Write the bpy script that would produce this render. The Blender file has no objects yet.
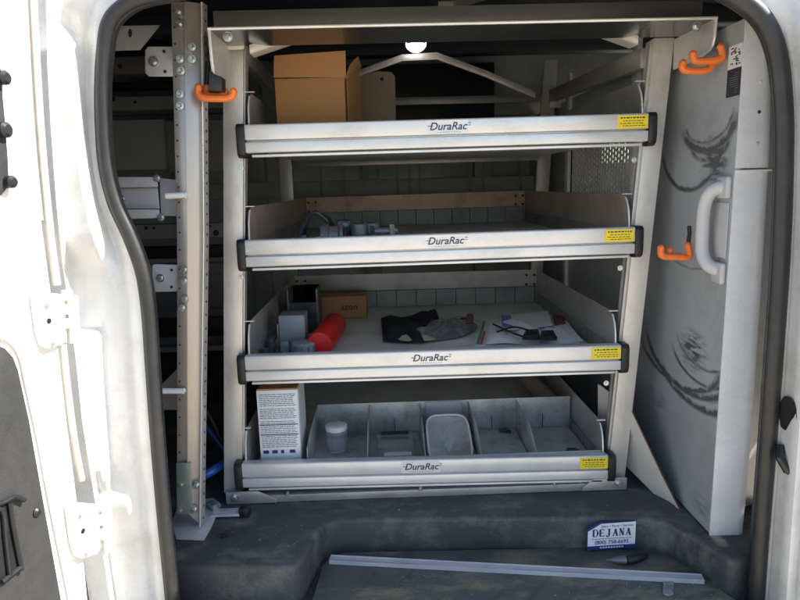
import bpy, bmesh, math, random
from mathutils import Vector, Matrix
random.seed(7)
V = Vector
SC = bpy.context.scene
COL = SC.collection

# ------------------------------------------------------------------ camera
F = 620.0                                   # focal length in photo pixels (800 wide)
PITCH, ROLL, YAW = math.radians(10.5), math.radians(1.55), math.radians(1.2)
CAM = V((0, -1.44, 1.323))
_fh = V((math.sin(YAW), math.cos(YAW), 0)); _r0 = V((math.cos(YAW), -math.sin(YAW), 0))
FW = _fh * math.cos(PITCH) - V((0, 0, math.sin(PITCH)))
_u0 = _fh * math.sin(PITCH) + V((0, 0, math.cos(PITCH)))
RT = _r0 * math.cos(ROLL) - _u0 * math.sin(ROLL)
UP = _u0 * math.cos(ROLL) + _r0 * math.sin(ROLL)
cam = bpy.data.cameras.new('camera'); camo = bpy.data.objects.new('camera', cam); COL.objects.link(camo)
camo.matrix_world = Matrix(((RT.x, UP.x, -FW.x, CAM.x), (RT.y, UP.y, -FW.y, CAM.y), (RT.z, UP.z, -FW.z, CAM.z), (0, 0, 0, 1)))
cam.sensor_width = 36; cam.lens = 36 * F / 800; cam.clip_start = .02; cam.clip_end = 500
SC.camera = camo

# ------------------------------------------------------------------ sky, sun, exposure
SUN = V((0.72, -0.014, 0.69)).normalized()       # towards the sun: high, along the van's flank
w = bpy.data.worlds.new('World'); SC.world = w; w.use_nodes = True
nt = w.node_tree; nt.nodes.clear()
sky = nt.nodes.new('ShaderNodeTexSky'); sky.sky_type = 'NISHITA'; sky.sun_disc = False
sky.sun_elevation = math.asin(SUN.z); sky.sun_rotation = math.atan2(SUN.x, SUN.y)
bg = nt.nodes.new('ShaderNodeBackground'); bg.inputs[1].default_value = 0.115
wo = nt.nodes.new('ShaderNodeOutputWorld')
nt.links.new(sky.outputs[0], bg.inputs[0]); nt.links.new(bg.outputs[0], wo.inputs[0])
sl = bpy.data.lights.new('sun', 'SUN'); sl.energy = 5.0; sl.angle = math.radians(.53); sl.color = (1, .95, .86)
so = bpy.data.objects.new('sun', sl); COL.objects.link(so); so.rotation_euler = (-SUN).to_track_quat('-Z', 'Y').to_euler()
so.location = (3, -3, 5)
vs = SC.view_settings; vs.view_transform = 'Standard'; vs.look = 'None'; vs.exposure = 1.3; vs.gamma = 1; vs.use_curve_mapping = False

# ------------------------------------------------------------------ photo pixel -> place
def ray(px, py): return FW + RT * ((px - 400) / F) + UP * ((300 - py) / F)
def A(px, py, Y):
    d = ray(px, py); return CAM + d * ((Y - CAM.y) / d.y)
def AZ(px, py, Z):
    d = ray(px, py); return CAM + d * ((Z - CAM.z) / d.z)
def AX(px, py, X):
    d = ray(px, py); return CAM + d * ((X - CAM.x) / d.x)
def ON(px, py, p0, n):
    d = ray(px, py); return CAM + d * ((p0 - CAM).dot(n) / d.dot(n))

# ------------------------------------------------------------------ materials
MATS = {}
def mat(name, col, rough=.5, metal=0, var=.15, scale=8, stretch=(1, 1, 1), bump=.0, bscale=60, dirt=None, dirt_amt=.3, dirt_scale=4, dirt_stretch=(1, 1, 1), rvar=.1, emit=0, trans=0, coat=0, flake=0):
    m = bpy.data.materials.new(name); m.use_nodes = True; MATS[name] = m
    t = m.node_tree; N = t.nodes; L = t.links; b = N['Principled BSDF']
    tc = N.new('ShaderNodeTexCoord'); mp = N.new('ShaderNodeMapping'); mp.inputs['Scale'].default_value = stretch
    L.new(tc.outputs['Object'], mp.inputs[0])
    n1 = N.new('ShaderNodeTexNoise'); n1.inputs['Scale'].default_value = scale; n1.inputs['Detail'].default_value = 8; n1.inputs['Roughness'].default_value = .65
    L.new(mp.outputs[0], n1.inputs['Vector'])
    rp = N.new('ShaderNodeMapRange'); rp.inputs[1].default_value = .25; rp.inputs[2].default_value = .75
    rp.inputs[3].default_value = 1 - var; rp.inputs[4].default_value = 1 + var
    L.new(n1.outputs[0], rp.inputs[0])
    mul = N.new('ShaderNodeMix'); mul.data_type = 'RGBA'; mul.blend_type = 'MULTIPLY'; mul.inputs[0].default_value = 1
    mul.inputs[6].default_value = (*col, 1); L.new(rp.outputs[0], mul.inputs[7])
    out = mul.outputs[2]
    if flake:
        vo = N.new('ShaderNodeTexVoronoi'); vo.inputs['Scale'].default_value = flake
        L.new(tc.outputs['Object'], vo.inputs['Vector'])
        r3 = N.new('ShaderNodeMapRange'); r3.inputs[3].default_value = .94; r3.inputs[4].default_value = 1.05
        L.new(vo.outputs['Color'], r3.inputs[0])
        m3 = N.new('ShaderNodeMix'); m3.data_type = 'RGBA'; m3.blend_type = 'MULTIPLY'; m3.inputs[0].default_value = 1
        L.new(out, m3.inputs[6]); L.new(r3.outputs[0], m3.inputs[7]); out = m3.outputs[2]
    if dirt:
        mp2 = N.new('ShaderNodeMapping'); mp2.inputs['Scale'].default_value = dirt_stretch; L.new(tc.outputs['Object'], mp2.inputs[0])
        n2 = N.new('ShaderNodeTexNoise'); n2.inputs['Scale'].default_value = dirt_scale; n2.inputs['Detail'].default_value = 10; n2.inputs['Roughness'].default_value = .72
        L.new(mp2.outputs[0], n2.inputs['Vector'])
        r2 = N.new('ShaderNodeMapRange'); r2.inputs[1].default_value = .48; r2.inputs[2].default_value = .72; r2.inputs[4].default_value = dirt_amt
        L.new(n2.outputs[0], r2.inputs[0])
        mx = N.new('ShaderNodeMix'); mx.data_type = 'RGBA'; L.new(r2.outputs[0], mx.inputs[0]); L.new(out, mx.inputs[6]); mx.inputs[7].default_value = (*dirt, 1)
        out = mx.outputs[2]
    L.new(out, b.inputs['Base Color'])
    b.inputs['Metallic'].default_value = metal
    rr = N.new('ShaderNodeMapRange'); rr.inputs[1].default_value = .3; rr.inputs[2].default_value = .7
    rr.inputs[3].default_value = max(.03, rough - rvar); rr.inputs[4].default_value = min(1, rough + rvar)
    L.new(n1.outputs[0], rr.inputs[0]); L.new(rr.outputs[0], b.inputs['Roughness'])
    if bump:
        n3 = N.new('ShaderNodeTexNoise'); n3.inputs['Scale'].default_value = bscale; n3.inputs['Detail'].default_value = 6
        L.new(mp.outputs[0], n3.inputs['Vector'])
        bp = N.new('ShaderNodeBump'); bp.inputs['Strength'].default_value = bump; bp.inputs['Distance'].default_value = .004
        L.new(n3.outputs[0], bp.inputs['Height']); L.new(bp.outputs[0], b.inputs['Normal'])
    if emit:
        b.inputs['Emission Color'].default_value = (*col, 1); b.inputs['Emission Strength'].default_value = emit
    b.inputs['Transmission Weight'].default_value = trans
    b.inputs['Coat Weight'].default_value = coat
    return m
mat('white_paint', (.64, .645, .64), .32, var=.08, scale=5, dirt=(.36, .34, .29), dirt_amt=.6, dirt_scale=8, coat=.3, bump=.03, bscale=30)
mat('door_paint', (.80, .80, .77), .35, var=.05, scale=5, dirt=(.5, .45, .36), dirt_amt=.25, dirt_scale=9)
mat('weatherstrip', (.46, .43, .38), .8, var=.2, scale=20)
mat('rubber', (.018, .019, .021), .42, var=.3, scale=25, dirt=(.085, .075, .06), dirt_amt=.4, dirt_scale=6)
mat('aluminium', (.74, .74, .72), .40, .85, var=.09, scale=6, stretch=(1, 1, .15), dirt=(.30, .27, .23), dirt_amt=.35, dirt_scale=9, rvar=.08)
mat('post_metal', (.68, .655, .62), .42, .35, var=.08, scale=12, stretch=(1, 1, .12), dirt=(.22, .20, .17), dirt_amt=.4, dirt_scale=14, dirt_stretch=(1, 1, .5))
mat('lip_metal', (.76, .765, .77), .33, .35, var=.04, scale=9, stretch=(.12, 1, 1), dirt=(.3, .28, .25), dirt_amt=.3, dirt_scale=16, dirt_stretch=(.5, 1, 1))
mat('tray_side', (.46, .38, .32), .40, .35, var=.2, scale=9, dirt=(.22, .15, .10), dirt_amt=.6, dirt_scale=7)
mat('tray_reflection_tint', (.60, .41, .29), .42, .2, var=.2, scale=9, stretch=(.4, 1, 1), dirt=(.10, .06, .04), dirt_amt=.6, dirt_scale=9)  # second tray's back: copper-coloured reflection on the metal painted into the base colour
mat('tray_metal', (.42, .41, .395), .40, .4, var=.14, scale=9, stretch=(.4, 1, 1), dirt=(.16, .13, .10), dirt_amt=.55, dirt_scale=7)
mat('slot_metal', (.27, .265, .25), .5, .4, var=.2, scale=14, dirt=(.12, .10, .08), dirt_amt=.5, dirt_scale=12)
mat('bin_metal', (.54, .545, .54), .45, .35, var=.14, scale=12, dirt=(.17, .155, .135), dirt_amt=.75, dirt_scale=13, flake=300)
mat('tray_floor_metal', (.70, .71, .68), .45, .05, var=.2, scale=7, dirt=(.16, .15, .13), dirt_amt=.5, dirt_scale=9)
mat('polished', (.22, .23, .25), .24, .95, var=.08, scale=6, rvar=.06)
mat('galvanised', (.80, .82, .85), .42, .12, var=.10, scale=9, dirt=(.4, .38, .34), dirt_amt=.25, dirt_scale=6, flake=420)
mat('strut_metal', (.44, .415, .39), .38, .6, var=.12, scale=10, stretch=(1, 1, .12), dirt=(.36, .25, .16), dirt_amt=.6, dirt_scale=6, dirt_stretch=(1, 1, .25))
mat('zinc', (.62, .66, .66), .3, .9, var=.15, scale=20)
mat('zinc_green', (.30, .36, .33), .42, .6, var=.2, scale=12)
mat('bracket_metal', (.55, .57, .62), .4, .3, var=.08, scale=12, dirt=(.3, .28, .25), dirt_amt=.4, dirt_scale=10)
mat('van_dark', (.42, .45, .47), .5, var=.2, scale=4, dirt=(.09, .085, .075), dirt_amt=.5, dirt_scale=3)
mat('van_grey', (.50, .51, .53), .5, var=.2, scale=4, dirt=(.2, .19, .17), dirt_amt=.5, dirt_scale=3)
mat('headliner', (.05, .058, .068), .6, var=.2, scale=5)
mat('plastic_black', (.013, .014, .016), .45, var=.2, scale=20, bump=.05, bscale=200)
mat('trim_grey', (.034, .035, .037), .6, var=.12, scale=30, bump=.25, bscale=400)
mat('floor_plastic', (.052, .056, .058), .5, var=.3, scale=7, dirt=(.20, .20, .185), dirt_amt=.8, dirt_scale=8, dirt_stretch=(1, 1.8, 1), bump=.35, bscale=120, rvar=.18)
mat('step_mat', (.085, .095, .092), .55, var=.35, scale=11, dirt=(.34, .295, .19), dirt_amt=.9, dirt_scale=5, dirt_stretch=(1, 2.5, 1), bump=.2, bscale=120)
mat('cardboard', (.37, .19, .075), .8, var=.07, scale=14, stretch=(1, 1, .3), dirt=(.30, .16, .06), dirt_amt=.4, dirt_scale=9)
mat('cardboard_pale', (.36, .30, .22), .8, var=.08, scale=14)
mat('orange', (.82, .19, .035), .42, var=.12, scale=30, dirt=(.3, .08, .03), dirt_amt=.5, dirt_scale=22)
mat('yellow', (.83, .66, .02), .45, var=.05)
mat('ink', (.03, .03, .04), .6, var=.1)
mat('ink_blue', (.02, .035, .17), .6, var=.1)
mat('logo_ink', (.035, .045, .12), .5, var=.1)
mat('paper', (.74, .76, .80), .7, var=.04, scale=20)
mat('paper_grey', (.55, .57, .60), .7, var=.06)
mat('red', (.62, .012, .010), .45, var=.15, scale=20)
mat('tool_grey', (.17, .185, .195), .4, .4, var=.2, scale=30)
mat('box_grey', (.24, .27, .30), .5, .2, var=.1, scale=20)
mat('tool_dark', (.07, .085, .10), .35, .5, var=.3, scale=30)
mat('cloth_black', (.012, .012, .015), .85, var=.2, scale=40, bump=.3, bscale=300)
mat('cloth_grey', (.115, .108, .105), .9, var=.35, scale=30, dirt=(.32, .30, .27), dirt_amt=.85, dirt_scale=24, bump=.4, bscale=260)
mat('cap_brim', (.42, .38, .30), .85, var=.15, scale=30)
mat('cap_band', (.16, .06, .04), .8, var=.2, scale=30)
mat('blue_hose', (.02, .10, .45), .4, var=.1)
mat('sky_print', (.12, .25, .6), .5, var=.2, scale=20)
mat('green_print', (.08, .35, .12), .5, var=.2, scale=20)
mat('magenta_print', (.55, .04, .2), .5, var=.2, scale=20)
mat('clear_plastic', (.85, .88, .9), .12, trans=.85, var=.02, rvar=.05)
mat('lid_white', (.75, .76, .76), .45, var=.05)
mat('lamp_lens', (1, .97, .88), .4, emit=5, var=0)
mat('window_glass', (.75, .9, .8), .03, trans=1, var=0, rvar=.0)
mat('handle_grey', (.50, .51, .53), .5, var=.06, scale=20, bump=.1, bscale=300)
mat('ground', (.50, .425, .325), .9, var=.15, scale=3, bump=.3, bscale=40)
mat('board_white', (.62, .61, .57), .6, var=.06, scale=8)
mat('upstand_metal', (.15, .148, .145), .42, .4, var=.15, scale=10, stretch=(.2, 1, 1))
mat('ink_grey', (.07, .08, .105), .6, var=.2)
mat('brown_steel', (.26, .22, .20), .5, var=.2, scale=6)
mat('van_mid', (.30, .315, .33), .5, var=.25, scale=8)
mat('green_steel', (.40, .46, .43), .5, var=.12, scale=5)
mat('grit', (.30, .28, .23), .9, var=.3, scale=60)
mat('hinge_paint', (.78, .77, .72), .4, var=.06, scale=12, dirt=(.35, .3, .22), dirt_amt=.6, dirt_scale=25)

def partition_material():
    """grey painted steel with black rubbed arcs and smears"""
    m = mat('partition_paint', (.44, .465, .49), .42, .15, var=.07, scale=6, dirt=(.16, .165, .17), dirt_amt=.4, dirt_scale=5)
    t = m.node_tree; N = t.nodes; L = t.links; b = N['Principled BSDF']
    src = b.inputs['Base Color'].links[0].from_socket
    tc = N.new('ShaderNodeTexCoord'); sp = N.new('ShaderNodeSeparateXYZ'); L.new(tc.outputs['Object'], sp.inputs[0])
    nz = N.new('ShaderNodeTexNoise'); nz.inputs['Scale'].default_value = 38; nz.inputs['Detail'].default_value = 6; L.new(tc.outputs['Object'], nz.inputs['Vector'])
    def M(op, a, b_=None, c=None, clamp=False):
        n = N.new('ShaderNodeMath'); n.operation = op; n.use_clamp = clamp
        for i, v in enumerate((a, b_, c)):
            if v is None: continue
            if isinstance(v, (int, float)): n.inputs[i].default_value = v
            else: L.new(v, n.inputs[i])
        return n.outputs[0]
    total = None
    def add(x):
        nonlocal total
        total = x if total is None else M('MAXIMUM', total, x)
    def arc(cy, cz, r, wd, a0, a1, k=1.0, sy=1.0):
        dy = M('MULTIPLY', M('SUBTRACT', sp.outputs['Y'], cy), sy); dz = M('SUBTRACT', sp.outputs['Z'], cz)
        rr = M('SQRT', M('ADD', M('MULTIPLY', dy, dy), M('MULTIPLY', dz, dz)))
        rr = M('ADD', rr, M('MULTIPLY', M('SUBTRACT', nz.outputs[0], .5), wd * 1.2))
        band = M('SUBTRACT', 1, M('DIVIDE', M('ABSOLUTE', M('SUBTRACT', rr, r)), wd), clamp=True)
        an = M('ARCTAN2', dz, dy); mid = (a0 + a1) / 2; half = (a1 - a0) / 2
        am = M('MULTIPLY', M('SUBTRACT', 1, M('DIVIDE', M('ABSOLUTE', M('SUBTRACT', an, mid)), half), clamp=True), 3, clamp=True)
        add(M('MULTIPLY', M('MULTIPLY', band, am), M('MULTIPLY', k, M('MULTIPLY_ADD', nz.outputs[0], 1.6, -.1, clamp=True))))
    def smear(cy, cz, ry, rz, k):
        dy = M('DIVIDE', M('SUBTRACT', sp.outputs['Y'], cy), ry); dz = M('DIVIDE', M('SUBTRACT', sp.outputs['Z'], cz), rz)
        rr = M('SQRT', M('ADD', M('MULTIPLY', dy, dy), M('MULTIPLY', dz, dz)))
        wv = N.new('ShaderNodeTexNoise'); wv.inputs['Scale'].default_value = 20; wv.inputs['Detail'].default_value = 5
        mp = N.new('ShaderNodeMapping'); mp.inputs['Scale'].default_value = (1, 1, 4.5); L.new(tc.outputs['Object'], mp.inputs[0]); L.new(mp.outputs[0], wv.inputs['Vector'])
        add(M('MULTIPLY', M('SUBTRACT', 1, rr, clamp=True), M('MULTIPLY', k, M('MULTIPLY_ADD', wv.outputs[0], 5, -2.1, clamp=True))))
    X = PX
    def yz(px, py):
        p = AX(px, py, X); return p.y, p.z
    pi = math.pi
    def arc2(l, b_, r, wd, k):
        (yl, zl), (yb, zb_), (yr_, zr) = yz(*l), yz(*b_), yz(*r)
        cz = max(zl, zr); ry = abs(yl - yr_) / 2; rz = cz - zb_
        arc((yl + yr_) / 2, cz, rz, wd, -pi - .1, -.15, k, rz / ry)
    arc2((683, 122), (709, 150), (736, 130), .012, 1.7); arc2((684, 118), (709, 142), (733, 126), .006, 1.0)
    arc2((662, 140), (690, 190), (722, 180), .008, 1.7); arc2((690, 140), (712, 160), (730, 140), .008, 1.1)
    arc2((646, 318), (696, 398), (740, 372), .010, 1.8); arc2((660, 360), (702, 411), (736, 400), .010, 1.6)
    arc2((672, 340), (702, 385), (736, 370), .006, 1.2); arc2((640, 330), (676, 384), (720, 372), .007, 1.6)
    arc2((676, 330), (704, 370), (734, 352), .005, 1.0); arc2((664, 240), (690, 268), (722, 256), .004, .7)
    c = yz(713, 160); smear(c[0], c[1], .07, .06, 1.8)
    c = yz(693, 350); smear(c[0], c[1], .08, .055, 1.5)
    c = yz(700, 505); smear(c[0], c[1], .06, .03, .7)
    c = yz(655, 400); smear(c[0], c[1], .08, .05, .6)
    mx = N.new('ShaderNodeMix'); mx.data_type = 'RGBA'; L.new(M('MINIMUM', total, .80), mx.inputs[0]); L.new(src, mx.inputs[6]); mx.inputs[7].default_value = (.018, .02, .024, 1)
    L.new(mx.outputs[2], b.inputs['Base Color'])

# ------------------------------------------------------------------ object helpers
def tag(o, label=None, cat=None, group=None, kind=None):
    if label: o['label'] = label
    if cat: o['category'] = cat
    if group: o['group'] = group
    if kind: o['kind'] = kind
    return o
def thing(name, loc, label, cat, group=None):
    o = bpy.data.objects.new(name, None); COL.objects.link(o); o.location = loc; o.empty_display_size = .05
    return tag(o, label, cat, group)
def obj(name, bm, m, parent=None, bevel=0, seg=2, smooth=None, mats=None):
    bmesh.ops.remove_doubles(bm, verts=bm.verts, dist=1e-6)
    bmesh.ops.recalc_face_normals(bm, faces=bm.faces)
    if bevel:
        es = [e for e in bm.edges if len(e.link_faces) == 2 and e.calc_face_angle(0) > .5]
        if es: bmesh.ops.bevel(bm, geom=es, offset=bevel, segments=seg, profile=.5, affect='EDGES', clamp_overlap=True)
    if smooth is None: smooth = True
    for f in bm.faces: f.smooth = smooth
    for e in bm.edges:
        if len(e.link_faces) == 2 and e.calc_face_angle(0) > .6: e.smooth = False
    me = bpy.data.meshes.new(name); bm.to_mesh(me); bm.free()
    me.materials.append(MATS[m])
    for k in (mats or []): me.materials.append(MATS[k])
    o = bpy.data.objects.new(name, me); COL.objects.link(o)
    if parent:
        o.parent = parent
        if parent.type == 'EMPTY': o.matrix_parent_inverse = Matrix.Translation(-parent.location)
    return o
def B(): return bmesh.new()
def hexa(bm, p, mi=0):
    v = [bm.verts.new(q) for q in p]
    for f in ((0, 1, 2, 3), (7, 6, 5, 4), (0, 4, 5, 1), (1, 5, 6, 2), (2, 6, 7, 3), (3, 7, 4, 0)):
        bm.faces.new([v[i] for i in f]).material_index = mi
    return bm
def box(bm, a, b, mi=0):
    x0, y0, z0 = a; x1, y1, z1 = b
    return hexa(bm, [(x0, y0, z0), (x1, y0, z0), (x1, y1, z0), (x0, y1, z0), (x0, y0, z1), (x1, y0, z1), (x1, y1, z1), (x0, y1, z1)], mi)
def bar(bm, p, q, wv, hv, mi=0):
    """bar from p to q; wv, hv = half-width vectors"""
    p, q, wv, hv = V(p), V(q), V(wv), V(hv)
    return hexa(bm, [p - wv - hv, q - wv - hv, q + wv - hv, p + wv - hv, p - wv + hv, q - wv + hv, q + wv + hv, p + wv + hv], mi)
def prism(bm, pts, ext, mi=0):
    ext = V(ext); n = len(pts)
    a = [bm.verts.new(V(p)) for p in pts]; b = [bm.verts.new(V(p) + ext) for p in pts]
    bm.faces.new(a).material_index = mi; bm.faces.new(b[::-1]).material_index = mi
    for i in range(n): bm.faces.new((a[i], a[(i + 1) % n], b[(i + 1) % n], b[i])).material_index = mi
    return bm
def catmull(pts, n=8):
    pts = [V(p) for p in pts]; out = []
    for i in range(len(pts) - 1):
        p0, p1, p2, p3 = pts[max(i - 1, 0)], pts[i], pts[i + 1], pts[min(i + 2, len(pts) - 1)]
        for k in range(n):
            t = k / n
            out.append(.5 * ((2 * p1) + (p2 - p0) * t + (2 * p0 - 5 * p1 + 4 * p2 - p3) * t * t + (3 * p1 - p0 - 3 * p2 + p3) * t ** 3))
    out.append(pts[-1]); return out
def tube(bm, path, r, seg=10, mi=0, flat=1.0, nrm=None, caps=True):
    path = [V(p) for p in path]; rings = []; n = len(path); ref = None
    for i, p in enumerate(path):
        t = (path[min(i + 1, n - 1)] - path[max(i - 1, 0)]).normalized()
        if nrm is not None: u = V(nrm) - t * t.dot(V(nrm))
        elif ref is None: u = t.orthogonal()
        else: u = ref - t * t.dot(ref)
        u.normalize(); ref = u; v = t.cross(u)
        ri = r[i] if isinstance(r, (list, tuple)) else r
        rings.append([bm.verts.new(p + (u * math.cos(2 * math.pi * k / seg) * flat + v * math.sin(2 * math.pi * k / seg)) * ri) for k in range(seg)])
    for a, b in zip(rings, rings[1:]):
        for k in range(seg): bm.faces.new((a[k], a[(k + 1) % seg], b[(k + 1) % seg], b[k])).material_index = mi
    if caps:
        bm.faces.new(rings[0][::-1]).material_index = mi; bm.faces.new(rings[-1]).material_index = mi
    return bm
def lathe(bm, base, axis, prof, seg=20, mi=0):
    """prof: list of (along axis, radius)"""
    base, axis = V(base), V(axis).normalized()
    return tube(bm, [base + axis * (h + 1e-5 * i) for i, (h, r) in enumerate(prof)], [max(r, 1e-4) for h, r in prof], seg, mi, nrm=axis.orthogonal())
def strip(bm, path, prof_fn):
    pass
def grid(bm, P, thick=None, mi=0):
    """P: rows of points; optional solid thickness vector"""
    def lay(off):
        vs_ = [[bm.verts.new(V(p) + off) for p in row] for row in P]
        for a, b in zip(vs_, vs_[1:]):
            for k in range(len(a) - 1): bm.faces.new((a[k], a[k + 1], b[k + 1], b[k])).material_index = mi
        return vs_
    a = lay(V((0, 0, 0)))
    if thick is not None:
        b = lay(V(thick))
        ring = lambda g: g[0] + [r[-1] for r in g[1:]] + g[-1][-2::-1] + [r[0] for r in g[-2:0:-1]]
        ra, rb = ring(a), ring(b); n = len(ra)
        for i in range(n): bm.faces.new((ra[i], ra[(i + 1) % n], rb[(i + 1) % n], rb[i])).material_index = mi
    return bm
def bolt(bm, p, n, r=.006, h=.006, mi=0, washer=True):
    n = V(n).normalized()
    if washer: lathe(bm, V(p), n, [(-.001, r * 1.6), (.0016, r * 1.6)], 14, mi)
    return lathe(bm, V(p) + n * .0016, n, [(0, r), (h * .8, r), (h, r * .8)], 6, mi)
def text(s, size, origin, right, up, shear=0, bold=0, depth=.0004, align='CENTER'):
    """a bmesh of lettering standing on a surface"""
    c = bpy.data.curves.new('lettering', 'FONT'); c.body = s; c.size = 1; c.align_x = align; c.shear = shear; c.offset = bold; c.resolution_u = 3
    o = bpy.data.objects.new('lettering', c); COL.objects.link(o)
    dg = bpy.context.evaluated_depsgraph_get(); me = bpy.data.meshes.new_from_object(o.evaluated_get(dg))
    bpy.data.objects.remove(o)
    right, up = V(right).normalized(), V(up).normalized(); n = right.cross(up)
    bm = B(); bm.from_mesh(me); bpy.data.meshes.remove(me)
    for v in bm.verts: v.co = V(origin) + right * v.co.x * size + up * v.co.y * size + n * depth
    return bm
def sign(bm, p, right, up, w_, h_, n, d=.0006, mi=0):
    right, up, n = V(right).normalized() * w_, V(up).normalized() * h_, V(n).normalized() * d
    p = V(p); return prism(bm, [p, p + right, p + right + up, p + up], n, mi)

FZ = round(A(420, 498, -.012).z, 4)          # van floor
SZ = FZ - .078         # floor of the step well
PX = .686         # partition plane
RX, RZ = V((1, 0, 0)), V((0, 0, 1))
partition_material()

# ================================================================== ground
bm = B(); grid(bm, [[(x, y, 0) for x in (-40, -4, 4, 40)] for y in (-40, -4, 4, 40)])
tag(obj('ground', bm, 'ground'), kind='structure')

# ================================================================== van
van = thing('van', (0, 0, .3), 'white cargo van seen through its open side doorway, shelving inside', 'van')
def smooth(a, b, x):
    t = min(1, max(0, (x - a) / (b - a))); return t * t * (3 - 2 * t)
def lerp_tab(tab, y):
    if y <= tab[0][0]: return tab[0][1]
    for (a, u), (b, v) in zip(tab, tab[1:]):
        if y <= b: return u + (v - u) * (y - a) / (b - a)
    return tab[-1][1]
SY = -.33
seal_left = [(430, -34), (300, -30), (215, -20), (160, -11), (128, -4), (110, 8), (101, 24), (97, 50), (95, 80), (95, 115), (98, 162), (107, 202), (123, 238), (135, 272), (141, 312), (145, 370), (150, 440), (156, 510), (162, 570), (169, 640), (180, 740)]
seal_right = [(430, -34), (600, -34), (690, -30), (728, -14), (764, 10), (783, 48), (790, 100), (791, 160), (788, 250), (783, 330), (775, 440), (768, 530), (763, 600), (760, 640), (753, 740)]
edge_tab = [(-60, 42), (0, 44), (60, 47), (130, 51), (200, 56), (260, 62), (300, 68), (360, 76), (420, 82), (470, 90), (520, 98), (560, 104), (640, 116)]
# --- rear pillar: pressed sheet from the seal out to the hinge edge
sp = catmull([V((x, y, 0)) for x, y in seal_left], 7)
rows = []
step_tab = [(20, 66), (60, 73), (130, 81), (200, 92), (245, 102), (300, 108), (345, 97), (400, 100), (480, 106), (640, 112)]
for p in sp:
    row = []
    for k in range(33):
        s = k / 32
        if p.y < 12 and p.x > 130:          # header part above the opening
            qx, qy = p.x - s * 60 * smooth(300, 130, p.x), p.y - s * 75
            tx = lerp_tab(edge_tab, qy)
        else:
            qx = p.x + (lerp_tab(edge_tab, p.y) - p.x) * s; qy = p.y - s * 75 * smooth(75, 10, p.y)
        Y = SY - .005 * s - (0 if p.y < 12 and p.x > 130 else .035) * smooth(.9, 1, s) + .008 * math.exp(-((s - .18) / .09) ** 2)
        sx = lerp_tab(step_tab, qy)
        k1 = smooth(20, 60, qy) * (1 - smooth(235, 275, qy)); k2 = smooth(325, 348, qy) * (1 - smooth(470, 492, qy))
        Y -= (.040 * k1 + .046 * k2) * smooth(sx + 8, sx - 8, qx)
        Y += .012 * k1 * math.exp(-((qx - sx - 14) / 8) ** 2) + .016 * math.exp(-(((qx - 88) / 14) ** 2 + ((qy - 300) / 26) ** 2)) \
            - .010 * math.exp(-((qy - 505) / 16) ** 2) * smooth(.2, .5, s)
        Y += .010 * math.exp(-(((qx - 70) / 10) ** 2 + ((qy - 28) / 14) ** 2))
        row.append(A(qx, qy, Y))
    row.append(row[-1] + V((-.05, .02, 0))); row.append(row[-1] + V((0, .10, 0)))
    rows.append(row)
bm = B(); grid(bm, rows); obj('door_pillar', bm, 'white_paint', van)
# --- front pillar
sp2 = catmull([V((x, y, 0)) for x, y in seal_right], 7); rows = []
for p in sp2:
    row = []
    for k in range(17):
        s = k / 16
        top = smooth(60, 0, p.y)
        qx = p.x + (75 * s) * (1 - top) + 90 * s * top * smooth(600, 760, p.x); qy = p.y - s * 75 * top
        Y = SY - (.06 * smooth(.0, .35, s) + .02 * s) * (1 - .92 * top) + .02 * math.exp(-((s - .42) / .08) ** 2) * (1 - top)
        row.append(A(qx, qy, Y))
    row.append(row[-1] + V((.25, .0, .02))); rows.append(row)
bm = B(); grid(bm, rows); obj('door_pillar', bm, 'white_paint', van)
# --- rubber seal: bulb and inner flange in one loop
bm = B()
pl = [A(p.x + 7, p.y + 4 * smooth(40, 0, p.y), SY) for p in sp]; pr = [A(p.x - 7, p.y + 3 * smooth(40, 0, p.y), SY) for p in sp2]
loop = pl[::-1] + pr[1:]
tube(bm, loop, [.0125 + .004 * smooth(-.1, .5, p.x) for p in loop], 12, flat=.8, nrm=(0, 1, 0))
cx = sum((p for p in loop), V()) / len(loop)
def inward(p, d):
    return p + V((d if p.x < 0 else -d, 0, -d * smooth(1.45, 1.65, p.z)))
tube(bm, [inward(p, .006) + V((0, .012, 0)) for p in loop], .006, 8, flat=1.3, nrm=(0, 1, 0))
obj('door_seal', bm, 'rubber', van)
# inner return of the pillars behind the seal
bm = B(); grid(bm, [[inward(p, .008) + V((0, .012, 0)), inward(p, -.03) + V((0, .03, 0)), inward(p, -.08) + V((0, .05, 0)), inward(p, -.2) + V((0, .06, 0))] for p in loop])
obj('inner_frame', bm, 'van_grey', van)
# --- shell
def vbox(name, a, b, m): return obj(name, box(B(), a, b), m, van, bevel=.004)
vbox('roof', (-2, -.27, 1.90), (2.1, 1.56, 1.94), 'headliner')
vbox('far_wall', (-2, 1.52, .3), (.86, 1.56, 1.90), 'van_dark')
bm = B(); box(bm, (.86, 1.52, .3), (2.1, 1.56, 1.40)); box(bm, (.86, 1.52, 1.40), (1.03, 1.56, 1.78)); box(bm, (.86, 1.52, 1.78), (2.1, 1.56, 1.90)); box(bm, (1.75, 1.52, 1.40), (2.1, 1.56, 1.78))
obj('cab_wall', bm, 'van_dark', van)
bm = B(); box(bm, (1.03, 1.535, 1.40), (1.75, 1.541, 1.78)); obj('cab_window', bm, 'window_glass', van)
vbox('rear_wall', (-2.04, -.38, .3), (-2, 1.56, 1.90), 'van_dark')
vbox('front_wall', (2.1, -.38, .3), (2.14, 1.56, 1.90), 'van_dark')
vbox('body_side', (-2, -.41, .3), (-.64, -.36, 1.90), 'white_paint')
vbox('body_side', (1.02, -.41, .3), (2.1, -.36, 1.90), 'white_paint')
vbox('body_side', (-.64, -.32, 1.79), (1.02, -.26, 1.90), 'white_paint')
vbox('sill', (-.64, -.43, .26), (1.02, -.37, SZ - .02), 'white_paint')
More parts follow.
